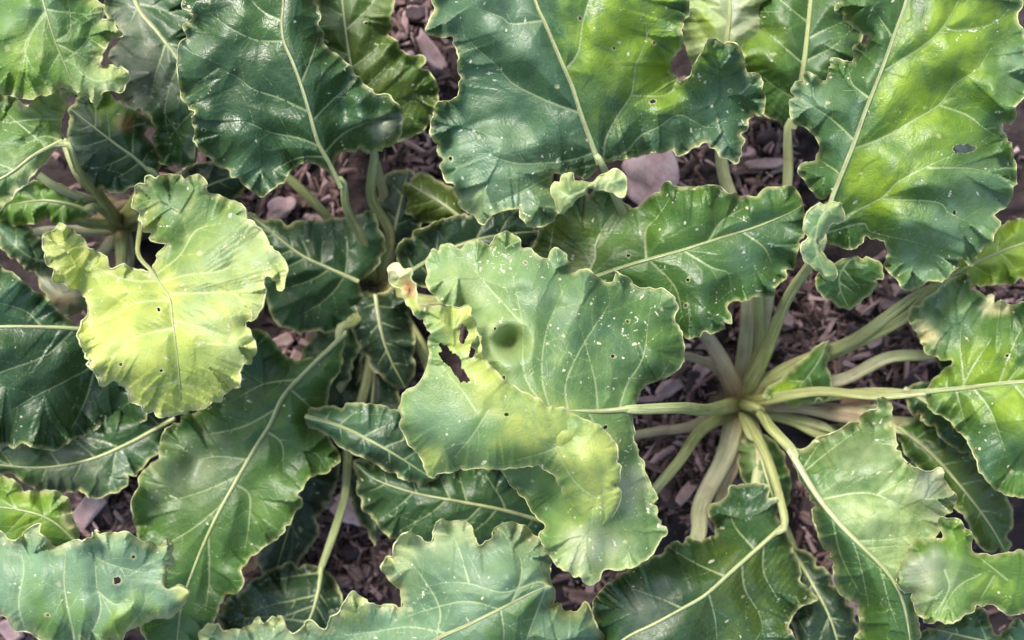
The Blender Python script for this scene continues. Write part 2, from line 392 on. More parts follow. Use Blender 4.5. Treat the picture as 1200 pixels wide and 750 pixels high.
def leaf(plant, rib, A, B, z, col='mid', pet=None, petr=(6.5, 3.6), ribr=(2.9, .7), tints=(), rough=.40, veins=(), nv=6, flecks=1.0,
         name='leaf', label=None, step=STEP, stalk_mat=None, margin=.55, tn=.7, parent=None, rib_on=True, ribcut=1.0, holes=(), **kw):
    NLEAF[0] += 1; seed = NLEAF[0] * 7 + 3
    if name == 'leaf':                         # pinholes chewed by beetles
        pg = np.vstack([spline(A, 3), spline(B, 3)[::-1]]); R = np.random.RandomState(seed + 2); lo = pg.min(0); hi = pg.max(0)
        area = .5 * abs(np.sum(pg[:, 0] * np.roll(pg[:, 1], -1) - np.roll(pg[:, 0], -1) * pg[:, 1])); extra = []; k = 0
        taken = [(h[0], h[1]) for h in holes]
        while len(extra) < int(area / 13000 * min(flecks, 2)) and k < 200:
            k += 1; q = lo + R.rand(2) * (hi - lo)
            if inside(q[None], [pg])[0] and np.min(np.hypot(*(pg - q).T)) > 7 and np.min(np.hypot(*(spline(rib, 3) - q).T)) > 8 and all(math.hypot(q[0] - a, q[1] - c) > 30 for a, c in taken):
                r = R.uniform(1.0, 2.3); extra.append((q[0], q[1], r, r * R.uniform(.8, 1.8), R.uniform(0, 180))); taken.append(tuple(q))
        holes = list(holes) + extra
    b = Blade(rib, A, B, z, seed=seed, holes=holes, **kw)
    b.auto_veins(nv, veins, cut=ribcut)
    org = np.array(plant.location)
    # lattice of the sheet, its border pulled on to the margin
    lo = b.out.min(0) - 3 * step; hi = b.out.max(0) + 3 * step
    nx = int((hi[0] - lo[0]) / step) + 2; ny = int((hi[1] - lo[1]) / (step * .866)) + 2
    j, i = np.mgrid[0:ny, 0:nx]
    Q = np.stack([lo[0] + (i + .5 * (j & 1)) * step, lo[1] + j * step * .866], -1).reshape(-1, 2)
    # even-odd test row by row
    ins = np.zeros((ny, nx), bool)
    for jj in range(ny):
        y = lo[1] + jj * step * .866; X = Q[jj * nx:(jj + 1) * nx, 0]
        for p in b.polys:
            q = np.roll(p, -1, 0); c = (p[:, 1] > y) != (q[:, 1] > y)
            if c.any():
                xi = np.sort(p[c, 0] + (y - p[c, 1]) * (q[c, 0] - p[c, 0]) / (q[c, 1] - p[c, 1]))
                ins[jj] ^= (np.searchsorted(xi, X) % 2 == 1)
    near = ins.copy()
    near[1:] |= ins[:-1]; near[:-1] |= ins[1:]; t = near.copy(); near[:, 1:] |= t[:, :-1]; near[:, :-1] |= t[:, 1:]
    ids = np.flatnonzero(near.ravel()); bi, bd = nearest(b.akd, Q[ids])
    sd = np.full(len(Q), -9.0); sd[ids] = np.where(ins.ravel()[ids], bd, -bd)
    ok = sd > -.62 * step
    snap = ids[(sd[ids] < .34 * step) & ok[ids]]
    m = {k: q for k, q in zip(ids.tolist(), bi.tolist())}
    Q[snap] = b.allb[[m[k] for k in snap.tolist()]]
    r = np.arange(ny - 1)[:, None]; c = np.arange(nx - 1)[None]
    a0 = r * nx + c; a1 = a0 + 1; b0 = a0 + nx; b1 = b0 + 1
    ev = (r % 2 == 0) & (c >= 0)
    T = np.concatenate([np.where(ev[..., None], np.stack([a0, b0, a1], -1), np.stack([a0, b0, b1], -1)).reshape(-1, 3),
                        np.where(ev[..., None], np.stack([a1, b0, b1], -1), np.stack([a0, b1, a1], -1)).reshape(-1, 3)])
    T = T[ok[T].all(1)]
    e1 = Q[T[:, 1]] - Q[T[:, 0]]; e2 = Q[T[:, 2]] - Q[T[:, 0]]
    T = T[np.abs(e1[:, 0] * e2[:, 1] - e1[:, 1] * e2[:, 0]) > .04]
    us, inv = np.unique(T, return_inverse=True); T = inv.reshape(-1, 3); Q = Q[us]
    zz, u, v, de, dr, side = b.z(Q); vi, dv = b.last
    me = mesh_np(name, P(Q[:, 0], Q[:, 1], zz) - org, T)
    # pigment, with sheen, glow and shade painted in by the tints
    c = np.tile(np.array(G[col]), (len(Q), 1)); rg = np.full(len(Q), rough)
    c *= (1 + .3 * fbm(Q[:, 0] / 45, Q[:, 1] / 45, seed + 61, 3))[:, None]
    for tt in tints:
        tx, ty, tr, tc = tt[:4]; wgt = tt[4] if len(tt) > 4 else 1.0
        d = np.hypot(Q[:, 0] - tx, Q[:, 1] - ty) / tr + tn * fbm(Q[:, 0] / 20, Q[:, 1] / 20, seed + 71, 4)
        k = np.clip(1.25 - d, 0, 1); k = wgt * k * k * (3 - 2 * k) * (1 - .55 * np.exp(-dv / 4.0))
        if len(tt) > 5: k = k * np.clip(.5 + tt[5] * side / 3.0, 0, 1)
        k = k[:, None]
        c = c * (1 - k) + np.array(G[tc]) * k
    at = me.attributes.new('tint', 'FLOAT_COLOR', 'POINT'); at.data.foreach_set('color', np.column_stack([c, rg + .02]).astype(np.float32).ravel())
    # flecks: eaten-out pale dots, thicker near the margin
    R = np.random.RandomState(seed); nf = int((.9 + 1.25 * flecks) * len(Q) * step * step * .0022)
    if nf:
        pick = R.choice(len(Q), nf * 3); kp = R.rand(nf * 3) < (.10 + .35 * v[pick] ** 2) * np.clip(4 * (vnoise(Q[pick, 0] / 28, Q[pick, 1] / 28, seed + 81) + .15), .12, 2); pick = pick[kp]
        fp = Q[pick] + R.randn(len(pick), 2); fr = .6 + 1.6 * R.rand(len(pick)) ** 3
        fa = R.rand(len(pick)) * 6.28; fe = fr * (.4 + 2.2 * R.rand(len(pick)) ** 2); fo = np.stack([np.cos(fa), np.sin(fa)], -1) * fe[:, None]
        fp = np.vstack([fp, fp + fo * .8, fp - fo * .8]); ff = .75 * R.rand(len(pick)) ** 1.5; ff = np.tile(ff, 3); fr = np.concatenate([fr, fr * .75, fr * .7])
        if len(fp):
            fi, fd = nearest(kd_of(fp), Q); fl = (fd / fr[fi] + ff[fi]) * (1 + .9 * vnoise(Q[:, 0] / 2.5, Q[:, 1] / 2.5, seed + 83))
        else: fl = np.full(len(Q), 9.0)
    else: fl = np.full(len(Q), 9.0)
    at = me.attributes.new('fields', 'FLOAT_VECTOR', 'POINT')
    dall = de.copy()
    if b.holes:
        dall = np.minimum(dall, nearest(kd_of(np.vstack(b.holes)), Q)[1] * 3.5)
    at.data.foreach_set('vector', np.column_stack([dv / b.vr[vi], dall / margin * .55, fl]).astype(np.float32).ravel())
    uvl = me.uv_layers.new(name='UVMap'); uq = (Q / 100.0 + seed * 3.7)[T.ravel()]
    uvl.data.foreach_set('uv', uq.astype(np.float32).ravel())
    o = make_obj(name, me, M_LEAF, parent or plant)
    if label: o['label'] = label
    # margin bead
    mp = b.out[::5]
    keep = np.concatenate([[True], np.hypot(*np.diff(mp, axis=0).T) > .8]); mp = mp[keep]
    mz = b.z(mp)[0]; mr = .30 + .75 * np.clip(.5 + 1.3 * vnoise(np.arange(len(mp)) / 7, np.zeros(len(mp)), seed), 0, 1)
    tube('margin', P(mp[:, 0], mp[:, 1], mz), mr * min(margin, .75) / .55 * (CAM_H - mz) / 1200, M_MARGIN, o, org, 5, closed=True)
    # midrib and petiole
    if rib_on:
        rp = b.rib[:max(8, int(len(b.rib) * ribcut))][::2]; rz = b.z(rp)[0]; k = np.linspace(0, 1, len(rp))
        rr = (ribr[0] + (ribr[1] - ribr[0]) * k ** .8) * np.where(k > .85, 1 - .8 * (k - .85) / .15, 1) * (CAM_H - rz) / 1200
        tube('midrib', P(rp[:, 0], rp[:, 1], rz + rr * (.25 if ribcut == 1 else (.25 - 1.3 * np.clip((k - .35) / .65, 0, 1)))), rr, M_RIB, o, org, 8, groove=0, flat=.8)
        if pet is not None:
            q = [tuple(x) for x in pet] + [(rib[0][0], rib[0][1], float(rz[0])), (rp[4][0], rp[4][1], float(rz[4] + rr[4] * .1))]
            petiole(plant, q, petr[0], petr[1], stalk_mat or M_STALK, o, last=ribr[0])
    return o

def petiole(plant, q, r0, r1, mat=None, parent=None, last=None, label=None, groove=.45):
    q = np.array(q, float); wv = random.Random(len(q) * 7 + int(q[-1][0]) + int(q[-1][1]))
    if len(q) > 2: q[1:-1, :2] += np.array([[wv.uniform(-8, 8), wv.uniform(-8, 8)] for _ in q[1:-1]])
    s = spline(q, 5.0); k = np.linspace(0, 1, len(s))
    rad = 1.18 * (r0 + (r1 - r0) * k ** .7) * (1 + .35 * np.exp(-k * 9))
    if last: rad = np.where(k > .8, rad + (last - rad) * ((k - .8) / .2) ** 2, rad)
    rad = rad * (1 + .06 * vnoise(k * 9, k * 0, len(s)))
    o = tube('petiole', P(s[:, 0], s[:, 1], s[:, 2]), rad * (CAM_H - s[:, 2]) / 1200, mat or M_STALK, parent or plant, np.array(plant.location), 12, groove, .85)
    if label: o['label'] = label
    return o

def plant(px, py, label, group, zc=.02, r=.024):
    c = P(px, py, 0.0)
    t = thing('sugar_beet', label, 'beet plant', c, group)
    n = 28; rows = [(-.02, 1.0), (0.0, 1.08), (.012, 1.0), (.024, .8), (.034, .45), (.037, .05)]
    a = np.linspace(0, 2 * np.pi, n, endpoint=False); V = []
    for hz, f in rows:
        rr = r * f * (1 + .14 * np.sin(5 * a + px) + .08 * np.sin(11 * a))
        V.append(np.stack([rr * np.cos(a), rr * np.sin(a), np.full(n, hz) + .003 * np.sin(7 * a)], -1))
    V = np.vstack(V); i = np.arange(len(rows) - 1)[:, None]; j = np.arange(n)[None]
    F = np.stack([i * n + j, i * n + (j + 1) % n, (i + 1) * n + (j + 1) % n, (i + 1) * n + j], -1).reshape(-1, 4)
    make_obj('crown', mesh_np('crown', V, F), M_CROWN, t)
    return t

# ------------------------------------------------------------------ the soil
def soil():
    nx, ny = 460, 320
    def warp(n, half, far):
        t = np.linspace(-1, 1, n); return half * t + (far - half) * np.sign(t) * np.abs(t) ** 9
    X, Y = np.meshgrid(warp(nx, .68, 30), warp(ny, .46, 30))
    f = np.exp(-(np.maximum(np.abs(X) - .7, 0) + np.maximum(np.abs(Y) - .5, 0)) * 2)
    Z = .016 * fbm(X * 22, Y * 22, 5, 4) + .012 * np.abs(fbm(X * 60, Y * 60, 15, 3)) + .010 * fbm(X * 7, Y * 7, 25, 2) - .012
    V = np.stack([X, Y, Z * f - .012 * (1 - f)], -1).reshape(-1, 3)
    i = np.arange(ny - 1)[:, None]; j = np.arange(nx - 1)[None]
    F = np.stack([i * nx + j, i * nx + j + 1, (i + 1) * nx + j + 1, (i + 1) * nx + j], -1).reshape(-1, 4)
    o = make_obj('soil', mesh_np('soil', V, F), M_SOIL); o['kind'] = 'structure'
soil()
def soil_z(x, y):
    x = np.array([x]); y = np.array([y])
    return float((.016 * fbm(x * 22, y * 22, 5, 4) + .012 * np.abs(fbm(x * 60, y * 60, 15, 3)) + .010 * fbm(x * 7, y * 7, 25, 2) - .012)[0])

# ------------------------------------------------------------------ the plants
PG = 'sugar beet plants growing in the bed'
pR = plant(865, 472, 'beet plant right of centre with pale stalks fanning out from its open crown', PG, r=.026)
pM = plant(440, 335, 'beet plant left of centre, its crown buried under dark leaves', PG)
pL = plant(142, 262, 'beet plant at the left with one yellowing leaf and pale crown stalks', PG)
pB = plant(430, 850, 'beet plant at the bottom edge sending up one large blue-green leaf', PG)
pW = plant(-95, 705, 'beet plant at the lower left edge with a blue-green speckled leaf', PG)
pE = plant(1310, 700, 'beet plant at the lower right edge with a silvery folded leaf', PG)
pN = plant(20, -140, 'beet plant at the top left corner with a wavy cream-edged leaf', PG)
exec_order = []

# --- right-hand plant
leaf(pR, [(702, 192), (695, 173), (682, 137), (670, 100), (657, 70), (640, 30), (627, 0), (612, -60), (600, -140)],
     [(702, 192), (687, 210), (667, 201), (650, 212), (658, 235), (655, 252), (627, 268), (611, 255), (597, 247), (578, 250), (566, 262), (547, 247), (533, 230), (520, 203), (515, 180), (505, 157), (507, 133), (513, 120), (533, 113), (537, 90), (537, 67), (527, 50), (513, 43), (500, 37), (507, 20), (508, 0), (505, -40), (540, -100), (600, -140)],
     [(702, 192), (728, 185), (750, 183), (775, 180), (797, 183), (812, 174), (832, 174), (852, 188), (863, 192), (872, 167), (877, 143), (893, 133), (897, 113), (887, 88), (870, 74), (867, 57), (853, 50), (847, 52), (833, 42), (823, 57), (813, 80), (801, 94), (789, 85), (786, 68), (797, 55), (802, 30), (808, 5), (800, -40), (760, -100), (690, -140), (600, -140)],
     (.215, .245, .255, .24), 'teal', pet=[(866, 472, .025), (838, 425, .08), (800, 350, .12), (745, 260, .14)], petr=(9, 4), ribr=(3.6, 1.4),
     tints=[(740, 60, 120, 'fresh', .9, 1), (730, 45, 85, 'lime', 1, 1), (765, 90, 60, 'lime', .7, 1), (715, 130, 50, 'dark', .7, 1), (840, 130, 45, 'teal', .8), (600, 30, 60, 'blue', .6), (575, 205, 75, 'blue', .9), (640, 220, 50, 'pale', .3), (550, 240, 25, 'pale', .6)],  # lime painted as light glowing through, blue as sky sheen
     veins=[[(630, 28), (600, 28), (587, 20), (560, 10)], [(675, 135), (653, 123), (627, 112), (600, 97), (582, 77), (560, 58), (533, 33)], [(695, 180), (667, 188), (613, 192), (587, 187), (567, 180), (535, 185)],
            [(667, 80), (677, 62), (683, 27), (690, 0), (700, -40)], [(702, 190), (707, 183), (710, 163), (723, 137), (740, 110), (745, 77), (757, 47), (755, 17), (747, -10)], [(740, 112), (777, 112), (797, 100)],
            [(702, 192), (733, 178), (750, 160), (773, 148), (797, 135), (832, 150), (862, 132)], [(700, 192), (650, 205), (610, 225), (575, 240)]], nv=0, drop=(.03, .022), stalk_mat=M_STALKR, flecks=1.8, margin=.7,
     label='large teal leaf with a lime patch and a torn right margin')
leaf(pR, [(962, 283), (968, 255), (977, 227), (987, 203), (1000, 170), (1017, 123), (1033, 83), (1047, 43), (1062, 0), (1075, -60), (1090, -130)],
     [(962, 283), (948, 268), (950, 250), (965, 238), (972, 230), (957, 231), (940, 207), (938, 193), (957, 187), (958, 167), (947, 153), (930, 143), (927, 123), (930, 103), (943, 87), (967, 87), (975, 70), (997, 72), (1003, 55), (1015, 52), (1013, 40), (1000, 33), (982, 20), (980, 7), (990, -5), (1010, -60), (1090, -130)],
     [(962, 283), (985, 290), (1000, 293), (1013, 283), (1033, 282), (1040, 295), (1037, 313), (1053, 333), (1067, 340), (1090, 330), (1107, 332), (1120, 316), (1124, 301), (1137, 312), (1153, 293), (1170, 270), (1177, 243), (1193, 217), (1187, 187), (1184, 167), (1176, 153), (1188, 140), (1191, 123), (1205, 110), (1212, 80), (1200, 40), (1192, 17), (1198, 0), (1190, -50), (1140, -110), (1090, -130)],
     (.225, .25, .265, .25), 'mid', pet=[(866, 472, .025), (893, 425, .08), (930, 345, .15)], petr=(8, 4.5), ribr=(3.4, 1.3),
     tints=[(1090, 100, 130, 'fresh', .9, 1), (1120, 50, 70, 'lime', .9, 1), (1060, 110, 55, 'lime', .9, 1), (1030, 215, 45, 'lime', 1, 1), (1100, 160, 60, 'lime', .5, 1), (960, 130, 90, 'teal', 1, -1), (945, 110, 40, 'blue', .7), (1150, 235, 60, 'blue', .8), (1090, 305, 60, 'blue', .9), (1200, 80, 40, 'blue', .8)],  # lime patches carry translucent glow, blue ones reflected sky
     veins=[[(1033, 87), (1053, 72), (1080, 55), (1105, 32), (1123, 0), (1130, -30)], [(1107, 32), (1123, 36), (1163, 28), (1183, 10)], [(1000, 175), (1033, 162), (1067, 143), (1100, 123), (1120, 98), (1147, 80), (1163, 55), (1183, 43)],
            [(1100, 123), (1133, 135), (1157, 153), (1170, 160)], [(968, 268), (997, 250), (1033, 232), (1053, 213), (1087, 195), (1115, 182), (1150, 165)], [(1035, 233), (1097, 237), (1113, 250), (1140, 262)], [(1087, 197), (1133, 197), (1163, 203)],
            [(966, 275), (1010, 262), (1022, 272), (1073, 284), (1105, 295)], [(1020, 115), (1000, 100), (995, 85)], [(1002, 165), (975, 140), (945, 120)], [(985, 205), (965, 190)], [(1047, 45), (1030, 20)]], nv=0,
     holes=[(1131, 174, 13, 5, -4)], drop=(.028, .02), label='bright green leaf with a long oval hole near its right margin')
leaf(pR, [(985, 238), (965, 250), (957, 270), (957, 295), (968, 322)], [(985, 238), (972, 236), (952, 242), (942, 262), (940, 285), (944, 305), (956, 317), (977, 329)], [(985, 238), (990, 255), (978, 262), (966, 272), (961, 290), (966, 303), (980, 318), (977, 329)],
     (.268, .272, .265, .255), 'sage', rib_on=False, nv=3, ruf=.002, form=.002, noise=.001, drop=(.014, .004), flecks=.4, name='curled_lobe', rough=.45, margin=.9, tints=[(950, 280, 60, 'blue', .7)])
leaf(pR, [(1000, 300), (985, 320), (985, 340), (995, 362)], [(1000, 300), (975, 312), (955, 325), (963, 343), (973, 353), (995, 363)], [(1000, 300), (1026, 304), (1035, 312), (1035, 326), (1028, 335), (1015, 350), (995, 363)],
     (.20, .19, .18, .165), 'mid', rib_on=False, nv=2, ruf=.003, drop=(.01, .01), form=.005, flecks=.4, name='drooping_lobe')
leaf(pR, [(705, 205), (685, 222), (665, 232), (656, 248)], [(705, 205), (687, 212), (667, 201), (650, 212), (646, 228), (656, 250)], [(705, 205), (722, 199), (734, 212), (731, 230), (705, 222), (685, 226), (668, 240), (656, 250)],
     (.235, .245, .25, .24), 'pale', rib_on=False, nv=2, ruf=.003, drop=(.006, .014), form=.003, flecks=.6, margin=.8, name='curled_lobe', tints=[(680, 225, 22, 'mid', .9)])
leaf(pR, [(745, 478), (705, 482), (660, 481), (633, 479), (600, 474), (556, 468)],
     [(745, 476), (750, 463), (760, 450), (787, 437), (800, 420), (798, 390), (790, 375), (793, 360), (787, 343), (767, 338), (747, 337), (731, 323), (721, 316), (716, 331), (700, 322), (687, 315), (673, 320), (663, 298), (648, 291), (642, 303), (630, 297), (613, 282), (597, 273), (573, 280), (543, 285), (510, 289), (500, 300), (500, 327), (511, 350), (528, 358), (545, 362), (548, 385), (552, 410), (560, 440), (556, 468)],
     [(745, 480), (742, 495), (744, 510), (750, 533), (760, 563), (770, 583), (772, 607), (782, 623), (770, 640), (760, 655), (733, 667), (707, 670), (703, 683), (680, 683), (663, 670), (647, 657), (633, 630), (637, 613), (607, 580), (592, 556), (575, 530), (562, 500), (556, 468)],
     (.245, .262, .272, .262), 'sage', pet=[(866, 472, .025), (835, 480, .13), (795, 481, .21)], petr=(7, 5.2), ribr=(4.6, 1.2),
     tn=.5, tints=[(645, 500, 42, 'yellow', .9), (692, 530, 34, 'yellow', 1), (704, 575, 32, 'yellow', 1), (690, 610, 28, 'lime', .6), (700, 655, 55, 'pale', .9), (738, 570, 34, 'silver', .9), (765, 590, 26, 'mid', .9), (690, 640, 30, 'silver', .6), (615, 575, 40, 'teal', .7), (590, 400, 40, 'pale', .9), (545, 330, 50, 'pale', .5), (710, 400, 100, 'mid', .7), (715, 370, 85, 'teal', .85), (760, 420, 50, 'dark', .5), (640, 320, 60, 'blue', .5), (770, 400, 50, 'mid', .8)],  # yellow ridge and pale dimple partly painted highlight, teal hollow painted shade
     veins=[[(725, 480), (735, 450), (753, 420), (760, 375)], [(700, 482), (697, 445), (685, 400)], [(665, 481), (663, 450), (680, 410), (715, 355)], [(690, 482), (705, 520), (715, 570), (735, 630)], [(660, 481), (680, 530), (695, 580), (690, 640)], [(645, 480), (635, 440), (640, 390), (660, 340)], [(640, 479), (615, 440), (612, 380), (600, 320)], [(740, 478), (765, 455), (785, 425)], [(735, 480), (748, 530), (762, 580)], [(612, 380), (580, 345), (550, 310)]], nv=0, flecks=4.5,
     holes=[(590, 442, 2.4, 2.6, 0)],
     bumps=[(594, 399, 30, .030), (597, 401, 17, -.050), (620, 485, 32, .012), (668, 508, 26, .020), (696, 535, 24, .024), (704, 572, 24, .024), (696, 608, 22, .014), (604, 570, 26, -.036), (642, 596, 26, -.036), (655, 560, 20, -.010), (742, 545, 20, -.010), (735, 610, 30, .008), (690, 660, 25, .008), (545, 400, 30, .006), (740, 355, 24, -.010), (690, 350, 30, .010), (650, 320, 20, -.008), (620, 320, 25, .008), (755, 420, 25, .008)],
     drop=(.012, .04), ruf=.005, noise=.005, form=.004, pil=.0018, rough=.44, ribcut=.6, soft=40, label='crumpled yellow-green leaf with slits and a round dimple')
leaf(pR, [(690, 627), (706, 590), (704, 548), (682, 515), (640, 495), (590, 482), (530, 482), (472, 484)],
     [(690, 627), (712, 614), (726, 577), (724, 530), (702, 500), (665, 482), (635, 470), (613, 460), (592, 447), (576, 430), (564, 405), (556, 380), (550, 360), (535, 361), (520, 361), (502, 355), (490, 341), (483, 317), (475, 312), (463, 308), (453, 317), (462, 334), (474, 352), (490, 373), (503, 393), (501, 420), (491, 447), (471, 463), (469, 484)],
     [(690, 627), (674, 614), (664, 584), (650, 560), (622, 546), (590, 551), (565, 548), (550, 549), (522, 552), (507, 560), (497, 547), (487, 530), (478, 517), (468, 500), (469, 484)],
     (.258, .278, .286, .290, .292, .288, .282), 'sage', rib_on=False, nv=3, ribcut=.3, soft=50, flecks=3.0, name='folded_lobe', rough=.44, margin=.6, ruf=.004, drop=(.034, .006), form=.005, pil=.0012, tn=.5,
     tints=[(570, 430, 60, 'yellow', 1), (545, 385, 45, 'yellow', 1), (625, 500, 48, 'yellow', 1), (690, 535, 46, 'yellow', .95), (700, 585, 36, 'yellow', .9), (515, 500, 55, 'blue', .6), (600, 538, 30, 'fresh', .4), (500, 545, 24, 'yellow', .8), (475, 335, 38, 'yellow', .8), (462, 318, 16, 'cream', .8), (482, 338, 14, 'rust', .9), (500, 352, 12, 'rust', .6), (520, 450, 40, 'fresh', .3)],  # blue patch is sky sheen put into the colour
     holes=[(543, 391, 5, 12, 0), (557, 406, 4.5, 13, 20), (532, 426, 7, 27, -37), (594, 486, 2.4, 2.4, 0)],
     bumps=[(540, 500, 40, .006), (540, 405, 25, -.006), (500, 520, 20, -.006), (690, 545, 22, .006), (655, 520, 14, -.005)], label='pale lobe folded over with slits torn in it')
leaf(pR, [(1085, 459), (1127, 455), (1167, 450), (1200, 447), (1260, 445), (1310, 450)],
     [(1085, 457), (1100, 440), (1115, 424), (1100, 420), (1083, 410), (1073, 390), (1066, 370), (1077, 353), (1100, 340), (1120, 323), (1137, 322), (1141, 340), (1167, 347), (1180, 357), (1200, 353), (1240, 350), (1300, 390), (1310, 450)],
     [(1085, 461), (1090, 478), (1105, 490), (1120, 500), (1133, 520), (1143, 543), (1153, 560), (1170, 577), (1197, 583), (1250, 570), (1300, 520), (1310, 450)],
     (.17, .19, .20, .19), 'mid', pet=[(866, 472, .025), (905, 467, .07), (960, 463, .11), (1030, 461, .15)], petr=(6, 4), ribr=(3.4, 1.6), step=1.8,
     tints=[(1150, 440, 50, 'lime', .9), (1180, 480, 45, 'lime', .9), (1100, 370, 45, 'blue', .8), (1080, 390, 22, 'cream', .9), (1170, 350, 22, 'cream', .9), (1160, 530, 50, 'teal')],
     veins=[[(1127, 455), (1140, 430), (1160, 400)], [(1130, 453), (1128, 432), (1125, 405), (1128, 370)], [(1180, 448), (1195, 430)], [(1140, 455), (1160, 480), (1175, 520)], [(1185, 449), (1215, 480)]], nv=3, drop=(.02, .02))
leaf(pR, [(925, 527), (957, 580), (987, 617), (1013, 643), (1043, 675), (1060, 712), (1070, 775)],
     [(925, 527), (943, 525), (960, 513), (987, 502), (1015, 482), (1033, 464), (1047, 482), (1047, 500), (1052, 520), (1060, 537), (1087, 553), (1104, 549), (1108, 562), (1120, 583), (1113, 600), (1098, 625), (1080, 650), (1075, 690), (1078, 740), (1070, 775)],
     [(925, 527), (935, 555), (947, 575), (957, 617), (973, 660), (980, 690), (1003, 708), (1007, 727), (1003, 750), (1020, 785), (1070, 775)],
     (.17, .20, .205, .18), 'mid', pet=[(866, 472, .025), (890, 488, .08), (908, 507, .13)], petr=(7, 5), ribr=(4.4, 1.4),
     tints=[(1040, 590, 120, 'sage', 1, SIDE), (1045, 615, 75, 'pale', .9, SIDE), (1095, 570, 45, 'silver', .7), (1005, 530, 45, 'silver', .3), (980, 650, 70, 'teal', .8, -SIDE)],  # lit right side painted paler, steep left side darker, silver for sheen
     veins=[[(942, 553), (970, 530), (1010, 500)], [(945, 548), (960, 520)], [(962, 585), (1000, 578), (1027, 580), (1060, 595), (1085, 615)], [(1027, 580), (1055, 565)], [(1005, 633), (1045, 632), (1075, 625)], [(1013, 643), (1050, 640)], [(975, 603), (985, 650), (1005, 690)], [(997, 630), (1010, 670), (1018, 710)], [(1030, 660), (1040, 700), (1050, 730)]], nv=0, drop=(.018, .06), margin=.9, flecks=.6)
leaf(pR, [(917, 617), (883, 647), (855, 672), (827, 697), (800, 713), (765, 732), (733, 748), (685, 785)],
     [(917, 617), (911, 600), (913, 587), (903, 573), (887, 567), (860, 568), (850, 583), (833, 593), (832, 610), (840, 628), (820, 632), (800, 630), (767, 653), (743, 663), (725, 675), (700, 697), (695, 715), (700, 740), (685, 785)],
     [(917, 617), (933, 645), (936, 665), (950, 693), (957, 703), (935, 713), (927, 733), (930, 760), (880, 800), (780, 810), (685, 785)],
     (.13, .165, .18, .165), 'dark', pet=[(866, 472, .025), (893, 540, .08)], petr=(6, 4), ribr=(3.2, 1.4),
     tints=[(870, 690, 70, 'olive', .8), (880, 590, 40, 'teal', .6), (760, 715, 35, 'silver', .35)], veins=[[(870, 660), (873, 690), (890, 720), (895, 745)], [(830, 695), (838, 725), (840, 750)], [(895, 637), (895, 670), (910, 700)], [(800, 713), (770, 700), (740, 690)], [(850, 675), (815, 660), (790, 645)], [(885, 645), (860, 615), (855, 590)]], nv=0, drop=(.02, .03), flecks=.5, rough=.36)
leaf(pR, [(930, 150), (937, 105), (943, 67), (950, 0), (955, -60)], [(930, 150), (905, 140), (880, 110), (870, 70), (868, 20), (880, -40), (920, -80), (955, -90)], [(930, 150), (960, 140), (990, 110), (1005, 60), (1010, 0), (1000, -50), (955, -90)],
     (.12, .15, .15, .13), 'mid', pet=[(866, 472, .025), (895, 380, .05), (915, 290, .07), (926, 215, .09)], petr=(6.5, 5), ribr=(4.4, 2.2), stalk_mat=M_STALKP, step=2.2, nv=4, tints=[(890, 60, 40, 'lime', .5), (960, 60, 40, 'teal', .8)], drop=(.02, .02))
leaf(pR, [(845, 120), (850, 60), (855, 10), (850, -50)], [(845, 120), (815, 90), (800, 40), (805, -20), (850, -60)], [(845, 120), (885, 100), (905, 50), (900, -10), (850, -60)],
     (.10, .14, .15, .14), 'pale', pet=[(866, 472, .025), (882, 380, .05), (870, 290, .06), (848, 205, .08)], petr=(9, 6), ribr=(4, 2), stalk_mat=M_STALKP, step=2.2, nv=4, tints=[(880, 20, 40, 'silver', .8), (820, 30, 25, 'lime', .8)], drop=(.02, .02), ruf=.006)
leaf(pR, [(1052, 500), (1090, 530), (1130, 575), (1160, 615), (1180, 650)], [(1052, 500), (1075, 488), (1110, 500), (1130, 520), (1165, 555), (1186, 600), (1183, 640), (1180, 652)], [(1052, 500), (1060, 530), (1095, 570), (1125, 600), (1150, 640), (1180, 652)],
     (.08, .10, .10, .09), 'mid', pet=[(866, 472, .025), (930, 483, .04), (1000, 490, .06)], petr=(5.5, 4.5), stalk_mat=M_STALKR, step=2.2, nv=4, tints=[(1120, 560, 70, 'olive', .9)], drop=(.02, .02))
leaf(pR, [(1085, 342), (1120, 320), (1160, 300), (1200, 285), (1260, 270)], [(1085, 342), (1110, 300), (1150, 275), (1200, 255), (1240, 245), (1265, 270)], [(1085, 342), (1120, 352), (1160, 335), (1210, 330), (1250, 310), (1265, 270)],
     (.12, .14, .14, .12), 'lime', pet=[(866, 472, .025), (925, 432, .07), (1000, 395, .10), (1050, 365, .12)], petr=(8.5, 5), step=2.2, nv=4, tints=[(1180, 320, 40, 'fresh', .8)], drop=(.015, .02))
leaf(pR, [(1095, 415), (1120, 412), (1150, 415), (1190, 425)], [(1095, 415), (1110, 400), (1150, 395), (1190, 425)], [(1095, 415), (1110, 440), (1150, 450), (1190, 425)], (.09, .10, .10, .09), 'dark', pet=[(866, 472, .025), (925, 455, .05), (985, 440, .07), (1040, 425, .08)], petr=(7, 6), stalk_mat=M_STALKP, step=2.4, nv=3)
leaf(pR, [(972, 398), (955, 430), (925, 468)], [(972, 398), (950, 415), (920, 440), (895, 465), (925, 476)], [(972, 398), (970, 420), (972, 450), (968, 470), (945, 474), (925, 476)], (.118, .105, .085), 'mid', rib_on=False, nv=2, tints=[(920, 465, 25, 'lime', .9)], step=2.2, ruf=.002, label='small torn leaf clinging under a thick petiole')
leaf(pR, [(1085, 300), (1110, 240), (1135, 180), (1150, 110)], [(1085, 300), (1070, 250), (1090, 180), (1120, 120), (1150, 105)], [(1085, 300), (1130, 280), (1170, 220), (1175, 150), (1150, 105)], (.10, .14, .15, .14), 'silver', nv=3, step=2.4, tints=[(1130, 250, 50, 'mid', .8)])
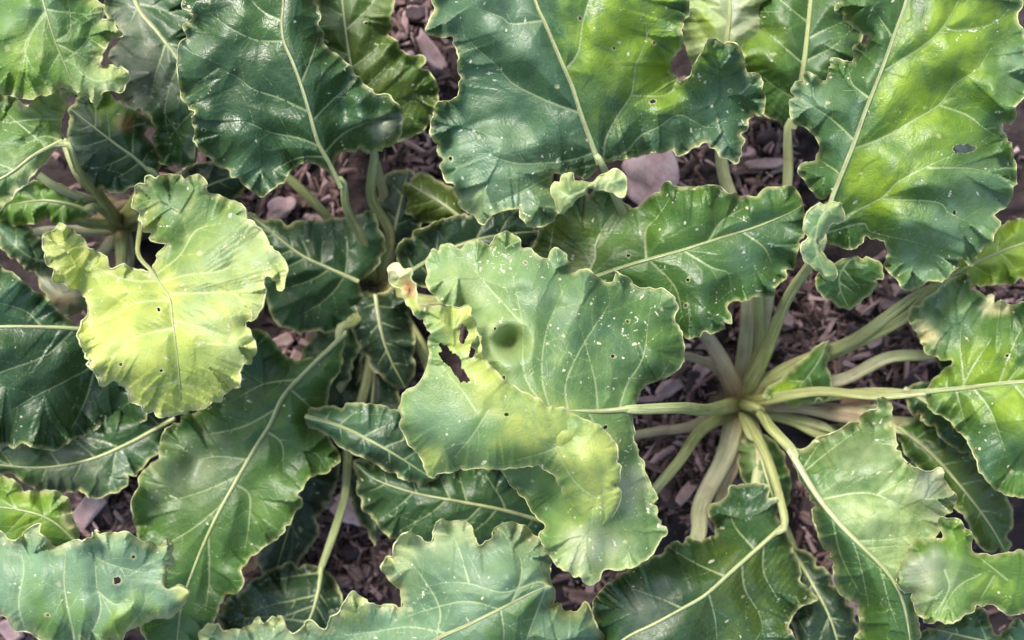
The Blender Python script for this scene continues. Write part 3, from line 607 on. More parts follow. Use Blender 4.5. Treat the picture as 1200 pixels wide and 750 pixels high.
leaf(pR, [(1060, 455), (1100, 480), (1135, 500), (1170, 540)], [(1060, 455), (1090, 450), (1140, 465), (1180, 510), (1172, 545)], [(1060, 455), (1065, 480), (1100, 510), (1140, 540), (1172, 545)], (.10, .12, .13, .12), 'dark', nv=3, step=2.2, pet=[(866, 472, .025), (930, 468, .05), (1000, 456, .08)], petr=(5, 4))
leaf(pR, [(885, 505), (893, 540), (905, 580), (915, 605)], [(885, 505), (868, 520), (866, 550), (885, 585), (915, 607)], [(885, 505), (905, 515), (922, 545), (925, 580), (915, 607)], (.05, .07, .08, .07), 'mid', nv=3, step=2.2, pet=[(866, 472, .025)], petr=(6, 5), tints=[(880, 530, 25, 'pale', .6)])
leaf(pR, [(965, 500), (1010, 520), (1060, 545), (1100, 600)], [(965, 500), (1000, 495), (1050, 505), (1100, 545), (1110, 600)], [(965, 500), (985, 540), (1040, 590), (1085, 625), (1110, 600)], (.05, .065, .07, .06), 'dark', nv=4, step=2.2, pet=[(866, 472, .025), (925, 488, .04)], petr=(6, 5))
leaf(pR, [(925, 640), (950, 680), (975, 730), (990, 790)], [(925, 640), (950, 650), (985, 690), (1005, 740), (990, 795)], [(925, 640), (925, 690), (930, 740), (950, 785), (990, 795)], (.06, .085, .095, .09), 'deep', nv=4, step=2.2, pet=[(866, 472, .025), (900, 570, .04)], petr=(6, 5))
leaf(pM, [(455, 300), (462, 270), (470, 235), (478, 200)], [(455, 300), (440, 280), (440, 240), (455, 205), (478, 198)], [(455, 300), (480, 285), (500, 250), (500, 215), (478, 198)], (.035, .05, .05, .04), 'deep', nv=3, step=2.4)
leaf(pM, [(440, 350), (438, 450), (430, 540), (440, 620)], [(440, 350), (465, 430), (470, 530), (455, 600), (440, 640)], [(440, 350), (420, 440), (405, 520), (415, 590), (440, 640)], (.035, .05, .055, .05), 'deep', nv=5, step=2.4)  # low leaf added to darken the soil gap at bottom centre
leaf(pM, [(425, 350), (380, 470), (350, 580), (320, 680)], [(425, 350), (420, 460), (395, 560), (365, 640), (320, 690)], [(425, 350), (360, 470), (320, 580), (300, 650), (320, 690)], (.03, .045, .05, .04), 'deep', nv=5, step=2.4)  # another added low leaf, darkening the gap left of centre
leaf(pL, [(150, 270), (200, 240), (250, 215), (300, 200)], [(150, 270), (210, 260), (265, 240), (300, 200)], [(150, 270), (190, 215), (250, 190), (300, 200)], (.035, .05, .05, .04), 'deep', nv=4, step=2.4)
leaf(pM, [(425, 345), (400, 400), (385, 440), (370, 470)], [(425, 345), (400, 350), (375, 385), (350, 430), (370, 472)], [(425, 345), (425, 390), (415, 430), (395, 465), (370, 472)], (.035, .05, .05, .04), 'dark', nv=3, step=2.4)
petiole(pR, [(874, 468, .03), (930, 440, .06), (1000, 408, .09), (1060, 370, .12), (1098, 342, .13), (1180, 290, .13)], 7, 4.5)
petiole(pR, [(860, 482, .03), (830, 510, .07), (795, 542, .11), (762, 577, .13), (720, 620, .14)], 6.5, 5, M_STALK)
petiole(pR, [(862, 488, .03), (845, 530, .05), (825, 590, .07), (810, 630, .09), (790, 690, .10)], 9.5, 8, M_STALKP, label='thick greyish petiole')
petiole(pR, [(870, 490, .03), (905, 570, .045), (935, 650, .055), (965, 735, .06), (985, 790, .06)], 6, 5, M_STALK)
petiole(pR, [(875, 476, .03), (930, 482, .055), (985, 484, .06), (1030, 487, .06), (1090, 495, .05)], 6, 4.5, M_STALKR, label='rosy tan petiole')
petiole(pR, [(873, 480, .03), (925, 500, .04), (970, 515, .05), (1040, 520, .05)], 5, 4, M_STALK)
petiole(pR, [(856, 474, .03), (810, 492, .04), (760, 505, .04), (700, 520, .04)], 6, 4, M_STALKR)
petiole(pR, [(878, 490, .03), (890, 530, .06), (885, 570, .08)], 6, 5, M_STALKP)

petiole(pR, [(868, 470, .03), (890, 415, .05), (897, 360, .06), (890, 300, .07)], 7, 5, M_STALK)
petiole(pR, [(870, 474, .03), (920, 470, .045), (975, 476, .05), (1030, 478, .05)], 5, 4, M_STALKP)
petiole(pR, [(862, 470, .03), (840, 440, .04), (815, 425, .045), (770, 420, .05)], 5, 4, M_STALKR)
petiole(pR, [(866, 484, .03), (868, 530, .035), (850, 590, .035), (845, 640, .04)], 6, 5, M_STALKR)

# --- the plant left of centre
leaf(pM, [(630, 345), (680, 330), (733, 312), (767, 302), (800, 293), (840, 280), (880, 268), (920, 252), (942, 240)],
     [(630, 345), (622, 310), (630, 275), (645, 250), (667, 232), (697, 222), (720, 225), (733, 235), (743, 245), (763, 230), (783, 214), (800, 221), (837, 220), (877, 230), (910, 217), (933, 223), (942, 240)],
     [(630, 345), (640, 380), (670, 410), (720, 420), (760, 412), (800, 400), (820, 395), (850, 384), (857, 372), (855, 358), (880, 350), (903, 347), (913, 333), (930, 313), (940, 287), (944, 260), (942, 240)],
     (.14, .165, .175, .165), 'mid', pet=[(448, 335, .03), (500, 350, .08), (570, 352, .12)], ribr=(3.2, 1.0), drop=(.012, .02), flecks=1.1,
     tints=[(670, 290, 60, 'olive', 1), (740, 265, 45, 'fresh', .6), (780, 280, 40, 'fresh', .5), (890, 285, 60, 'teal'), (820, 360, 50, 'dark', .7), (830, 250, 40, 'fresh', .4)],
     veins=[[(645, 340), (643, 310), (645, 290), (650, 257)], [(685, 328), (697, 303), (698, 287), (707, 267), (723, 245)], [(757, 305), (757, 270), (770, 255), (785, 232)], [(800, 293), (833, 313), (853, 320), (857, 340)], [(830, 283), (845, 260), (870, 245)], [(760, 305), (790, 335), (800, 370)], [(870, 270), (895, 290), (905, 310)], [(720, 317), (740, 350), (750, 385)]], nv=0, rough=.36)
leaf(pM, [(400, 220), (387, 193), (373, 167), (363, 133), (353, 100), (343, 73), (333, 50), (330, 27), (332, 0), (330, -60)],
     [(400, 220), (380, 198), (360, 192), (347, 193), (333, 210), (317, 226), (303, 230), (283, 217), (263, 200), (243, 183), (230, 167), (225, 150), (222, 127), (213, 110), (209, 83), (210, 57), (218, 42), (215, 34), (218, 20), (212, 0), (225, -40), (280, -70), (330, -80)],
     [(400, 220), (392, 190), (405, 177), (425, 176), (450, 178), (467, 160), (471, 132), (458, 112), (436, 108), (420, 88), (398, 68), (380, 48), (374, 20), (373, -20), (360, -60), (330, -80)],
     (.15, .19, .205, .20), 'dark', pet=[(437, 330, .03), (425, 285, .08), (412, 245, .12)], ribr=(3.2, 1.1), petr=(6, 4), drop=(.022, .03), ruf=.006, flecks=.7, rough=.30,
     tints=[(290, 90, 80, 'dark'), (300, 190, 60, 'teal', .8), (430, 140, 35, 'teal'), (450, 150, 22, 'silver', .7), (225, 60, 25, 'blue', .6), (310, 30, 40, 'mid')], bumps=[(418, 112, 15, .012), (425, 148, 15, .013), (445, 130, 12, -.01), (390, 85, 14, .009), (405, 130, 12, -.008), (340, 205, 20, .008), (280, 160, 20, .007), (310, 190, 14, -.006)],
     veins=[[(332, 48), (300, 47), (268, 32), (243, 13)], [(330, 24), (310, 15), (293, 0)], [(358, 132), (327, 115), (297, 105), (280, 92), (257, 80)], [(257, 80), (235, 95)], [(372, 173), (350, 162), (317, 155), (287, 143), (267, 145)], [(357, 97), (363, 73), (373, 43)], [(370, 140), (390, 117), (410, 100)], [(378, 180), (405, 155), (440, 140)], [(380, 185), (350, 185), (320, 200)]], nv=0,
     label='glossy dark green leaf with silvery puckers on its right lobe')
leaf(pM, [(432, 180), (420, 120), (410, 70), (402, 10), (395, -80)], [(432, 180), (390, 160), (370, 110), (365, 50), (368, 0), (375, -50), (395, -90)], [(432, 180), (470, 165), (497, 150), (507, 133), (513, 108), (507, 90), (497, 68), (477, 63), (460, 40), (460, 10), (465, -30), (440, -80), (395, -90)],
     (.10, .125, .135, .12), 'mid', pet=[(442, 330, .03), (452, 280, .05), (440, 230, .07)], petr=(6, 5), step=2.0, nv=5, tints=[(430, 60, 90, 'olive', .9), (490, 120, 40, 'olive', .7)])
leaf(pM, [(405, 390), (385, 410), (367, 427), (333, 463), (316, 498), (300, 523), (277, 563), (250, 613), (227, 667), (212, 715), (205, 785)],
     [(405, 390), (375, 415), (345, 420), (328, 410), (310, 388), (290, 390), (270, 430), (240, 475), (215, 487), (200, 500), (188, 515), (184, 533), (163, 560), (156, 587), (157, 612), (165, 640), (170, 690), (165, 735), (185, 775), (205, 790)],
     [(405, 390), (398, 430), (385, 460), (382, 500), (398, 540), (375, 555), (358, 562), (353, 587), (343, 610), (327, 630), (300, 647), (287, 663), (283, 687), (260, 707), (253, 727), (237, 747), (225, 780), (205, 790)],
     (.09, .12, .125, .12, .10), 'mid', pet=[(437, 340, .03), (420, 370, .07)], ribr=(3.4, 1.2), petr=(6, 4), drop=(.015, .02), flecks=.4, rough=.40,
     tints=[(220, 560, 60, 'silver', .35), (330, 590, 50, 'fresh', .5), (300, 440, 50, 'dark'), (240, 620, 50, 'mid')], pil=.0026,
     veins=[[(290, 538), (255, 535), (230, 540)], [(280, 557), (240, 575), (190, 590)], [(262, 590), (225, 620), (190, 640)], [(310, 503), (330, 520), (332, 550)], [(277, 568), (292, 580), (292, 610), (288, 640)], [(350, 445), (310, 450), (280, 465)], [(325, 480), (285, 500), (240, 510)], [(340, 455), (365, 480), (375, 510)], [(245, 625), (245, 680), (240, 720)]], nv=0)
leaf(pM, [(420, 330), (380, 312), (350, 297), (310, 265), (290, 250)], [(420, 330), (450, 300), (445, 265), (430, 248), (400, 255), (350, 260), (310, 255), (290, 250)], [(420, 330), (425, 365), (400, 385), (360, 388), (325, 380), (310, 345), (300, 300), (290, 250)],
     (.075, .085, .085, .08), 'dark', nv=5, step=2.0, rough=.34, flecks=.3, ruf=.003)
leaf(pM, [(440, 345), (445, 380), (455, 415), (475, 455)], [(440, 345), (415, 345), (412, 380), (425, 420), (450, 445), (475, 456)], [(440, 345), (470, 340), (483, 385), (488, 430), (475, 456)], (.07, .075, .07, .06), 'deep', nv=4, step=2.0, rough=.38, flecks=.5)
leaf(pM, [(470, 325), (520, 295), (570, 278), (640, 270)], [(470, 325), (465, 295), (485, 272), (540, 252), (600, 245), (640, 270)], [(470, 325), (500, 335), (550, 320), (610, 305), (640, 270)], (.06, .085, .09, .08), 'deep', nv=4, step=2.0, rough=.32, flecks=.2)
leaf(pM, [(548, 262), (520, 240), (495, 225), (474, 212)], [(548, 262), (543, 240), (527, 220), (510, 209), (490, 203), (474, 214)], [(548, 262), (520, 262), (490, 258), (474, 245), (471, 225), (474, 214)], (.075, .08, .075, .065), 'olive', nv=4, step=2.0, flecks=.5, label='small fresh green leaf')
leaf(pM, [(358, 488), (400, 500), (450, 525), (507, 561)], [(358, 488), (368, 478), (400, 476), (425, 471), (468, 480), (500, 500), (520, 540), (507, 561)], [(358, 488), (362, 500), (385, 512), (410, 530), (440, 546), (470, 561), (495, 571), (507, 561)],
     (.125, .14, .145, .13), 'teal', nv=5, step=1.8, rough=.36, flecks=.5, tints=[(450, 530, 45, 'deep', .9)], drop=(.02, .02))
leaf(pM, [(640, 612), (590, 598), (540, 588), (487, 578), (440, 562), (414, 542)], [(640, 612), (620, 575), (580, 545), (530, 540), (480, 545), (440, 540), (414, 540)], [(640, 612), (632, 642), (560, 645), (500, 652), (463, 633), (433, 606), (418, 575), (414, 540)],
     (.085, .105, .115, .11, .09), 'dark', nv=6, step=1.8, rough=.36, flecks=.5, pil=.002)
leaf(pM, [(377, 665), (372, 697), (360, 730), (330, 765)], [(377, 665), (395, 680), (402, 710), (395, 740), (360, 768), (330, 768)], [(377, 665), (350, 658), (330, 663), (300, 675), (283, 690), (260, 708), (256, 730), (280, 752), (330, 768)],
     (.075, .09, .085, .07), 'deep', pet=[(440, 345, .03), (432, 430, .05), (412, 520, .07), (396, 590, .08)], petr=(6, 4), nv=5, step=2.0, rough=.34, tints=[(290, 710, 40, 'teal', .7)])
petiole(pM, [(436, 345, .03), (415, 410, .04), (395, 450, .04), (360, 500, .04)], 7.5, 5, M_STALKP)
petiole(pM, [(442, 350, .03), (436, 420, .04), (428, 470, .04), (420, 520, .05)], 7, 5, M_STALKP)
petiole(pM, [(448, 340, .03), (490, 400, .035), (500, 440, .035), (520, 500, .04)], 8, 5, M_STALK)
petiole(pM, [(430, 330, .03), (385, 260, .05), (340, 215, .06), (300, 190, .07)], 6, 4, M_STALK)
petiole(pM, [(446, 328, .03), (468, 285, .03), (455, 245, .035), (440, 190, .05)], 6, 4.5, M_STALKR)

# --- the left plant
leaf(pL, [(177, 320), (190, 335), (199, 350), (203, 380), (207, 410), (210, 440), (213, 482)],
     [(177, 320), (182, 300), (172, 275), (160, 250), (157, 230), (163, 217), (180, 203), (213, 202), (233, 207), (247, 223), (263, 230), (287, 248), (303, 270), (317, 287), (330, 300), (337, 317), (328, 337), (313, 327), (312, 347), (297, 377), (290, 382), (300, 397), (300, 420), (285, 433), (283, 453), (263, 463), (247, 477), (213, 484)],
     [(177, 320), (160, 316), (133, 304), (100, 284), (83, 266), (62, 268), (53, 282), (54, 303), (62, 314), (68, 331), (92, 342), (97, 352), (105, 363), (97, 377), (92, 393), (103, 427), (120, 450), (137, 448), (150, 463), (173, 480), (187, 484), (213, 484)],
     (.20, .225, .24, .23, .20), 'yellow', pet=[(146, 262, .05), (158, 262, .12), (167, 293, .17)], petr=(3.6, 1.8), ribr=(1.7, .5), rough=.5, flecks=3.2, margin=1.1,
     tn=.6, ruf=.0055, form=.012, scal=5.0, tints=[(220, 235, 100, 'mid', 1), (265, 275, 85, 'sage', 1), (295, 290, 40, 'pale', .8), (250, 345, 60, 'pale', .6), (270, 390, 50, 'pale', .6), (175, 295, 45, 'fresh', .6), (120, 310, 50, 'lime', .25), (200, 430, 70, 'lime', .3)],
     veins=[[(180, 323), (210, 300), (230, 270), (260, 262)], [(190, 330), (220, 322), (265, 315), (278, 290)], [(198, 345), (240, 343), (290, 340)], [(203, 375), (240, 385), (275, 400)], [(203, 385), (160, 395), (130, 420)], [(199, 352), (160, 355), (125, 375)], [(185, 330), (150, 328), (110, 312)], [(209, 445), (175, 455), (155, 445)], [(210, 450), (240, 455)]], nv=0, drop=(.012, .015), label='yellowing leaf with a ragged cream margin')
leaf(pL, [(73, 165), (40, 182), (0, 210), (-80, 240)], [(73, 165), (75, 135), (90, 106), (72, 105), (47, 110), (40, 120), (27, 123), (7, 107), (-30, 110), (-70, 170), (-80, 240)], [(73, 165), (50, 195), (20, 225), (0, 248), (-40, 270), (-80, 240)],
     (.21, .225, .225, .2), 'mid', pet=[(138, 262, .05), (122, 235, .12), (100, 205, .18), (80, 178, .21)], petr=(5, 3.4), step=1.8, veins=[[(73, 150), (50, 160), (20, 175)], [(74, 140), (40, 140), (0, 145)]], nv=3, tints=[(20, 150, 50, 'fresh', .7), (40, 200, 40, 'pale', .5), (60, 120, 30, 'pale', .5)], margin=1.3, drop=(.015, .02), flecks=1.2, rough=.45)
leaf(pL, [(150, 392), (90, 385), (40, 383), (0, 383), (-60, 385), (-120, 390)], [(150, 392), (120, 375), (100, 383), (83, 378), (73, 367), (60, 353), (40, 340), (20, 323), (0, 310), (-40, 300), (-100, 330), (-120, 390)],
     [(150, 392), (170, 430), (178, 460), (172, 490), (145, 499), (107, 505), (83, 520), (60, 528), (33, 523), (0, 523), (-50, 510), (-110, 460), (-120, 390)],
     (.12, .15, .16, .14), 'dark', pet=[(142, 272, .05), (148, 330, .08)], ribr=(3, 1.4), step=1.7, rough=.33, flecks=.4, tints=[(30, 340, 45, 'teal', .9), (110, 480, 50, 'deep', .8)], pil=.0024,  # teal patch paints the bluish sheen of the upper part
     veins=[[(88, 385), (60, 412), (40, 423), (0, 437), (-40, 460)], [(115, 388), (110, 425), (80, 445), (40, 465), (0, 490)], [(130, 391), (145, 430), (150, 465)], [(50, 383), (30, 365), (0, 355)], [(110, 437), (100, 470), (85, 500)]], nv=0, drop=(.02, .02), label='dark bluish leaf reaching out of frame')
leaf(pL, [(205, 490), (150, 520), (100, 540), (40, 548), (-40, 540)], [(205, 490), (150, 470), (80, 480), (0, 495), (-40, 540)], [(205, 490), (192, 525), (168, 545), (157, 563), (133, 578), (110, 582), (73, 577), (43, 575), (33, 568), (13, 555), (-10, 557), (-40, 540)],
     (.09, .10, .105, .1), 'dark', nv=5, step=1.8, rough=.34, flecks=.4, pil=.0026, tints=[(150, 550, 35, 'teal', .9), (80, 545, 40, 'silver', .3), (20, 545, 30, 'fresh', .6)])
leaf(pL, [(180, 205), (155, 183), (133, 167), (83, 128)], [(180, 205), (190, 190), (183, 175), (167, 158), (176, 140), (145, 123), (125, 108), (100, 108), (83, 125)], [(180, 205), (160, 217), (130, 226), (97, 212), (82, 180), (80, 145), (83, 125)],
     (.13, .15, .155, .145), 'dark', pet=[(146, 262, .05), (170, 235, .1)], petr=(4, 3), step=1.8, nv=4, tints=[(135, 130, 32, 'lime', 1), (148, 145, 16, 'rust', .9), (110, 195, 40, 'deep', .8)], flecks=.6)
leaf(pL, [(110, 250), (85, 240), (50, 235), (10, 240)], [(110, 250), (90, 225), (50, 212), (10, 215), (-20, 240)], [(110, 250), (80, 262), (40, 262), (0, 262), (-20, 240)], (.10, .11, .11, .10), 'fresh', pet=[(140, 264, .05)], petr=(5, 4), step=2.0, nv=4, flecks=.4)
leaf(pL, [(75, 300), (45, 305), (20, 290), (0, 270)], [(75, 300), (50, 285), (35, 262), (18, 250), (-5, 262), (0, 275)], [(75, 300), (50, 318), (25, 312), (5, 295), (0, 275)], (.08, .10, .11, .10), 'teal', step=2.0, nv=3, ruf=.008, lam=26, flecks=.8, rib_on=False, label='small crinkled blue-green leaf')
leaf(pL, [(100, 330), (75, 345), (50, 330), (38, 310)], [(100, 330), (70, 320), (48, 305), (38, 310)], [(100, 330), (105, 352), (85, 370), (55, 350), (38, 310)], (.10, .10, .09, .09), 'silver', step=2.0, nv=3, ruf=.005, lam=26, rib_on=False, tints=[(80, 350, 20, 'rust', .6)], label='withered tan leaf')
for q, mt in (([(140, 262, .04), (110, 240, .09), (75, 218, .12), (45, 205, .13)], M_STALKP), ([(138, 268, .04), (95, 268, .06), (50, 274, .06), (10, 282, .05)], M_STALKP), ([(138, 258, .05), (112, 228, .10), (95, 200, .12), (75, 165, .1)], M_STALK),
              ([(145, 270, .04), (150, 300, .05), (140, 340, .05)], M_STALKP), ([(138, 272, .04), (115, 295, .05), (90, 330, .05), (60, 380, .04)], M_STALKP), ([(148, 264, .04), (190, 262, .05), (240, 255, .06), (300, 255, .06)], M_STALK), ([(146, 256, .05), (160, 225, .07), (185, 185, .08)], M_STALK), ([(136, 262, .05), (100, 255, .08), (40, 240, .09)], M_STALK)):
    petiole(pL, q, 6.5, 4.0, mt)

# --- plants whose crowns lie outside the frame
leaf(pN, [(30, -80), (45, -20), (62, 40), (78, 80), (92, 112)], [(30, -80), (-20, -60), (-40, 0), (-30, 60), (-10, 100), (10, 112), (33, 115), (60, 110), (75, 103), (92, 113)], [(30, -80), (80, -40), (100, -5), (115, 3), (125, 8), (120, 23), (133, 23), (147, 43), (127, 50), (120, 77), (143, 78), (155, 88), (142, 107), (123, 107), (113, 120), (92, 113)],
     (.22, .245, .25, .245, .235), 'fresh', pet=[(20, -140, .03), (22, -115, .14)], tints=[(30, 30, 45, 'blue', .6), (70, 10, 40, 'teal', .7), (110, 90, 35, 'pale', .8), (40, 60, 40, 'lime', .7), (90, 50, 40, 'mid', .7)], veins=[[(55, 15), (30, 50), (35, 75), (50, 92)], [(65, 48), (82, 35), (80, 0)], [(74, 72), (100, 50), (110, 25)]], nv=3, ribr=(1.6, .6), margin=1.5, drop=(.02, .02), ruf=.006, rough=.45, flecks=1.3, label='wavy leaf with a broad cream margin')
leaf(pN, [(140, -60), (160, 5), (185, 38), (207, 67), (222, 95), (230, 130), (228, 185)], [(140, -60), (122, 0), (126, 20), (140, 45), (128, 62), (131, 90), (143, 118), (160, 130), (177, 137), (178, 165), (187, 188), (210, 195), (228, 190)], [(140, -60), (200, -40), (230, 20), (245, 80), (250, 140), (228, 190)],
     (.10, .13, .14, .13), 'dark', pet=[(30, -140, .03), (90, -110, .07)], ribr=(3.4, 1), step=1.8, nv=5, tints=[(160, 90, 45, 'silver', .6), (190, 160, 40, 'mid', .8), (150, 30, 30, 'silver', .5)], rough=.34, pil=.0026, flecks=.6)
leaf(pW, [(-60, 690), (0, 692), (60, 693), (140, 692), (225, 693)],
     [(-60, 690), (-30, 620), (0, 623), (17, 633), (33, 620), (47, 614), (55, 630), (70, 640), (83, 637), (103, 630), (115, 620), (123, 625), (153, 625), (167, 633), (187, 638), (197, 633), (202, 647), (203, 663), (195, 677), (197, 688), (213, 685), (225, 693)],
     [(-60, 690), (-30, 715), (0, 722), (10, 727), (17, 740), (33, 742), (53, 750), (80, 760), (110, 765), (140, 750), (150, 740), (167, 730), (200, 722), (218, 710), (225, 693)],
     (.19, .215, .225, .22), 'blue', pet=[(-92, 700, .05), (-80, 695, .14)], ribr=(1.5, .6), margin=1.3, flecks=3.2, tints=[(130, 640, 60, 'blue'), (60, 730, 50, 'fresh', .8), (150, 730, 40, 'lime', .7), (215, 695, 16, 'yellow', .9), (60, 630, 20, 'pale', .7)], holes=[(138, 680, 4, 5, 20)],
     veins=[[(105, 648), (125, 660), (165, 670), (190, 668)], [(88, 752), (80, 715), (75, 680), (78, 640)], [(105, 748), (118, 715), (113, 680), (110, 640)], [(30, 740), (22, 708), (28, 665), (20, 635)], [(150, 737), (168, 712), (172, 690)], [(-20, 720), (-25, 680), (-15, 640)], [(113, 690), (135, 708), (150, 700)]], nv=0, drop=(.012, .03), rough=.45, ribcut=.05, soft=60, label='blue-green speckled leaf with one small round hole')
leaf(pW, [(95, 640), (60, 610), (20, 597), (-45, 590)], [(95, 640), (86, 607), (75, 578), (43, 577), (20, 566), (0, 559), (-30, 560), (-45, 590)], [(95, 640), (60, 660), (0, 660), (-45, 590)], (.15, .165, .165, .15), 'fresh', pet=[(-90, 705, .05), (0, 690, .1), (70, 672, .13)], petr=(4, 3), ribr=(1.5, .7), step=1.8, nv=4, tints=[(30, 600, 40, 'lime', .7), (85, 610, 14, 'cream', .8)], margin=1.2)
leaf(pB, [(430, 815), (470, 778), (510, 750), (547, 733), (587, 713), (633, 690), (646, 688)],
     [(430, 815), (300, 800), (233, 750), (253, 730), (263, 738), (283, 738), (303, 722), (310, 730), (327, 718), (337, 740), (353, 740), (363, 727), (377, 733), (400, 712), (413, 693), (433, 703), (443, 708), (467, 708), (472, 700), (463, 687), (450, 673), (450, 653), (463, 640), (477, 625), (503, 628), (515, 610), (533, 608), (550, 617), (557, 633), (573, 633), (577, 620), (597, 613), (613, 615), (630, 630), (647, 647), (645, 667), (646, 688)],
     [(430, 815), (520, 815), (600, 795), (680, 780), (707, 750), (697, 727), (687, 707), (673, 717), (653, 703), (646, 688)],
     (.17, .205, .225, .23, .225), 'blue', pet=[(430, 850, .05), (428, 835, .12)], ribr=(3.6, 1.2), margin=1.4, rough=.48, flecks=.7, tints=[(460, 650, 40, 'pale', 1), (530, 620, 40, 'pale', .7), (610, 630, 40, 'pale', .5), (410, 705, 30, 'yellow', .7), (320, 735, 40, 'pale', .7), (580, 660, 60, 'blue'), (500, 700, 50, 'teal', .7), (600, 740, 50, 'mid'), (665, 710, 20, 'yellow', .8), (300, 745, 40, 'blue'), (400, 750, 40, 'teal', .6)],  # mid tint paints the shade on the folded-down lower half
     veins=[[(645, 690), (630, 682), (590, 694), (550, 684), (520, 683), (490, 690)], [(600, 707), (610, 680), (610, 655), (597, 635)], [(550, 684), (540, 650), (530, 625)], [(525, 743), (480, 735), (440, 740), (400, 745)], [(512, 750), (515, 712), (490, 670), (470, 650)], [(585, 714), (545, 705), (500, 715), (470, 725)], [(470, 778), (400, 770), (330, 755)], [(640, 690), (628, 720), (613, 760)], [(587, 713), (590, 750), (575, 790)]], nv=0, drop=(.02, .06), label='large pale blue-green leaf with a toothed upper margin')
leaf(pE, [(1275, 690), (1200, 683), (1150, 672), (1107, 668), (1046, 680)],
     [(1275, 690), (1230, 645), (1200, 645), (1165, 648), (1142, 646), (1140, 630), (1127, 611), (1098, 609), (1104, 630), (1080, 630), (1066, 640), (1058, 660), (1046, 680)],
     [(1275, 690), (1200, 720), (1180, 722), (1170, 713), (1157, 707), (1130, 722), (1108, 730), (1080, 731), (1073, 713), (1063, 697), (1046, 680)],
     (.17, .20, .22, .235, .225), 'fresh', pet=[(1305, 695, .05), (1292, 692, .12)], ribr=(1.4, .6), step=1.7, tints=[(1080, 680, 44, 'silver', .75), (1120, 690, 40, 'sage', .6), (1125, 630, 24, 'fresh', .8), (1160, 690, 30, 'lime', .4)], veins=[[(1107, 668), (1112, 690), (1095, 720)], [(1150, 672), (1120, 690), (1100, 725)], [(1165, 676), (1150, 700)], [(1180, 680), (1150, 655)]], nv=0, margin=.7, rough=.45, ribcut=.3, soft=50, drop=(.02, .02), label='leaf with a silvery folded tip')
leaf(pE, [(1240, 770), (1190, 760), (1140, 748), (1085, 735)], [(1240, 770), (1205, 725), (1180, 735), (1165, 742), (1150, 715), (1125, 722), (1100, 735), (1080, 740), (1070, 760)], [(1240, 770), (1200, 800), (1120, 795), (1070, 760)], (.12, .14, .14, .13), 'teal', pet=[(1300, 715, .05)], step=2.0, nv=4, tints=[(1170, 740, 30, 'deep', .6)], rough=.36)

# ------------------------------------------------------------------ litter on the soil
def flake_mesh(name, lx, ly, lz, R, n=8, curl=.0):
    a = np.sort(np.array([2 * math.pi * (k + R.uniform(-.3, .3)) / n for k in range(n)]))
    rad = np.array([R.uniform(.75, 1.1) for _ in range(n)])
    sq = 1 / np.maximum(np.abs(np.cos(a)), np.abs(np.sin(a))) ** .6
    x = lx / 2 * np.cos(a) * rad * sq; y = ly / 2 * np.sin(a) * rad * sq
    tilt = R.uniform(-.2, .2)
    zc = curl * (x / lx * 2) ** 2 * lx + tilt * y
    V = []; F = []
    for f, h in ((.86, -.5), (1, -.25), (1, .25), (.8, .5)):
        for k in range(n): V.append((x[k] * f, y[k] * f, zc[k] + h * lz * R.uniform(.7, 1.2)))
    for r in range(3):
        for k in range(n): F.append((r * n + k, r * n + (k + 1) % n, (r + 1) * n + (k + 1) % n, (r + 1) * n + k))
    F.append(tuple(range(3 * n, 4 * n))); F.append(tuple(range(n - 1, -1, -1)))
    me = bpy.data.meshes.new(name); me.from_pydata(V, [], F); me.update(); return me

def stone_mesh(name, lx, ly, lz, R):
    bm = bmesh.new(); bmesh.ops.create_icosphere(bm, subdivisions=3, radius=.5)
    sd = R.randrange(999)
    for v in bm.verts:
        a = np.array(v.co); k = 1 + .8 * float(vnoise(a[0] * 2.6 + sd, a[1] * 2.6 + a[2] * 2.1, sd)) + .22 * float(vnoise(a[0] * 6 + a[2] * 3, a[1] * 6, sd + 1))
        q = np.sign(a) * np.abs(a * 2) ** .75 / 2 * k
        v.co = (q[0] * lx, q[1] * ly, q[2] * lz)
    me = bpy.data.meshes.new(name); bm.to_mesh(me); bm.free()
    me.polygons.foreach_set('use_smooth', np.ones(len(me.polygons), bool)); return me

def litter(name, px, py, lx, ly, lz, ang, mat, label, cat, group=None, lift=0.0, me=None, n=8, tilt=0.0, curl=.02):
    """lx, ly, lz in millimetres on the ground"""
    R = random.Random(int(px * 31 + py * 7))
    x, y, _ = P(px, py, 0)
    o = make_obj(name, me or (stone_mesh(name, lx / 1000, ly / 1000, lz / 1000, R) if name == 'stone' else None) or flake_mesh(name, lx / 1000, ly / 1000, lz / 1000, R, n, curl), mat)
    o.location = (x, y, soil_z(x, y) + lz / 2000 + .001 + lift); o.rotation_euler = (tilt + R.uniform(-.15, .15), R.uniform(-.15, .15), math.radians(ang))
    o['label'] = label; o['category'] = cat
    if group: o['group'] = group
    return o

litter('stone', 760, 210, 52, 44, 16, 60, M_STONE, 'pale pink stone lying just right of the large teal leaf base', 'stone', n=10, lift=.025)
litter('stone', 410, 600, 40, 24, 16, 150, M_STONE, 'pale pink stone between the big green leaf and the dark leaf below centre', 'stone', n=9, lift=.004)
litter('wood_chip', 103, 598, 50, 22, 5, 50, M_CHIPP, 'broad mauve wood chip beside the lower left leaf margin', 'wood chip', lift=.006)
litter('wood_chip', 893, 192, 44, 11, 6, 2, M_CHIPP, 'pale bar-shaped wood chip between two stalks near the top', 'wood chip', lift=.006)
litter('dry_leaf', 460, 268, 26, 40, 3, 20, M_DRY, 'curled orange-tan dead leaf scrap beside the middle stalks', 'dead leaf', lift=.012, n=10, curl=.12)
litter('wood_chip', 505, 62, 52, 16, 7, -55, M_CHIPP, 'long pale wood chip in the gap between the two top leaves', 'wood chip', lift=.006)
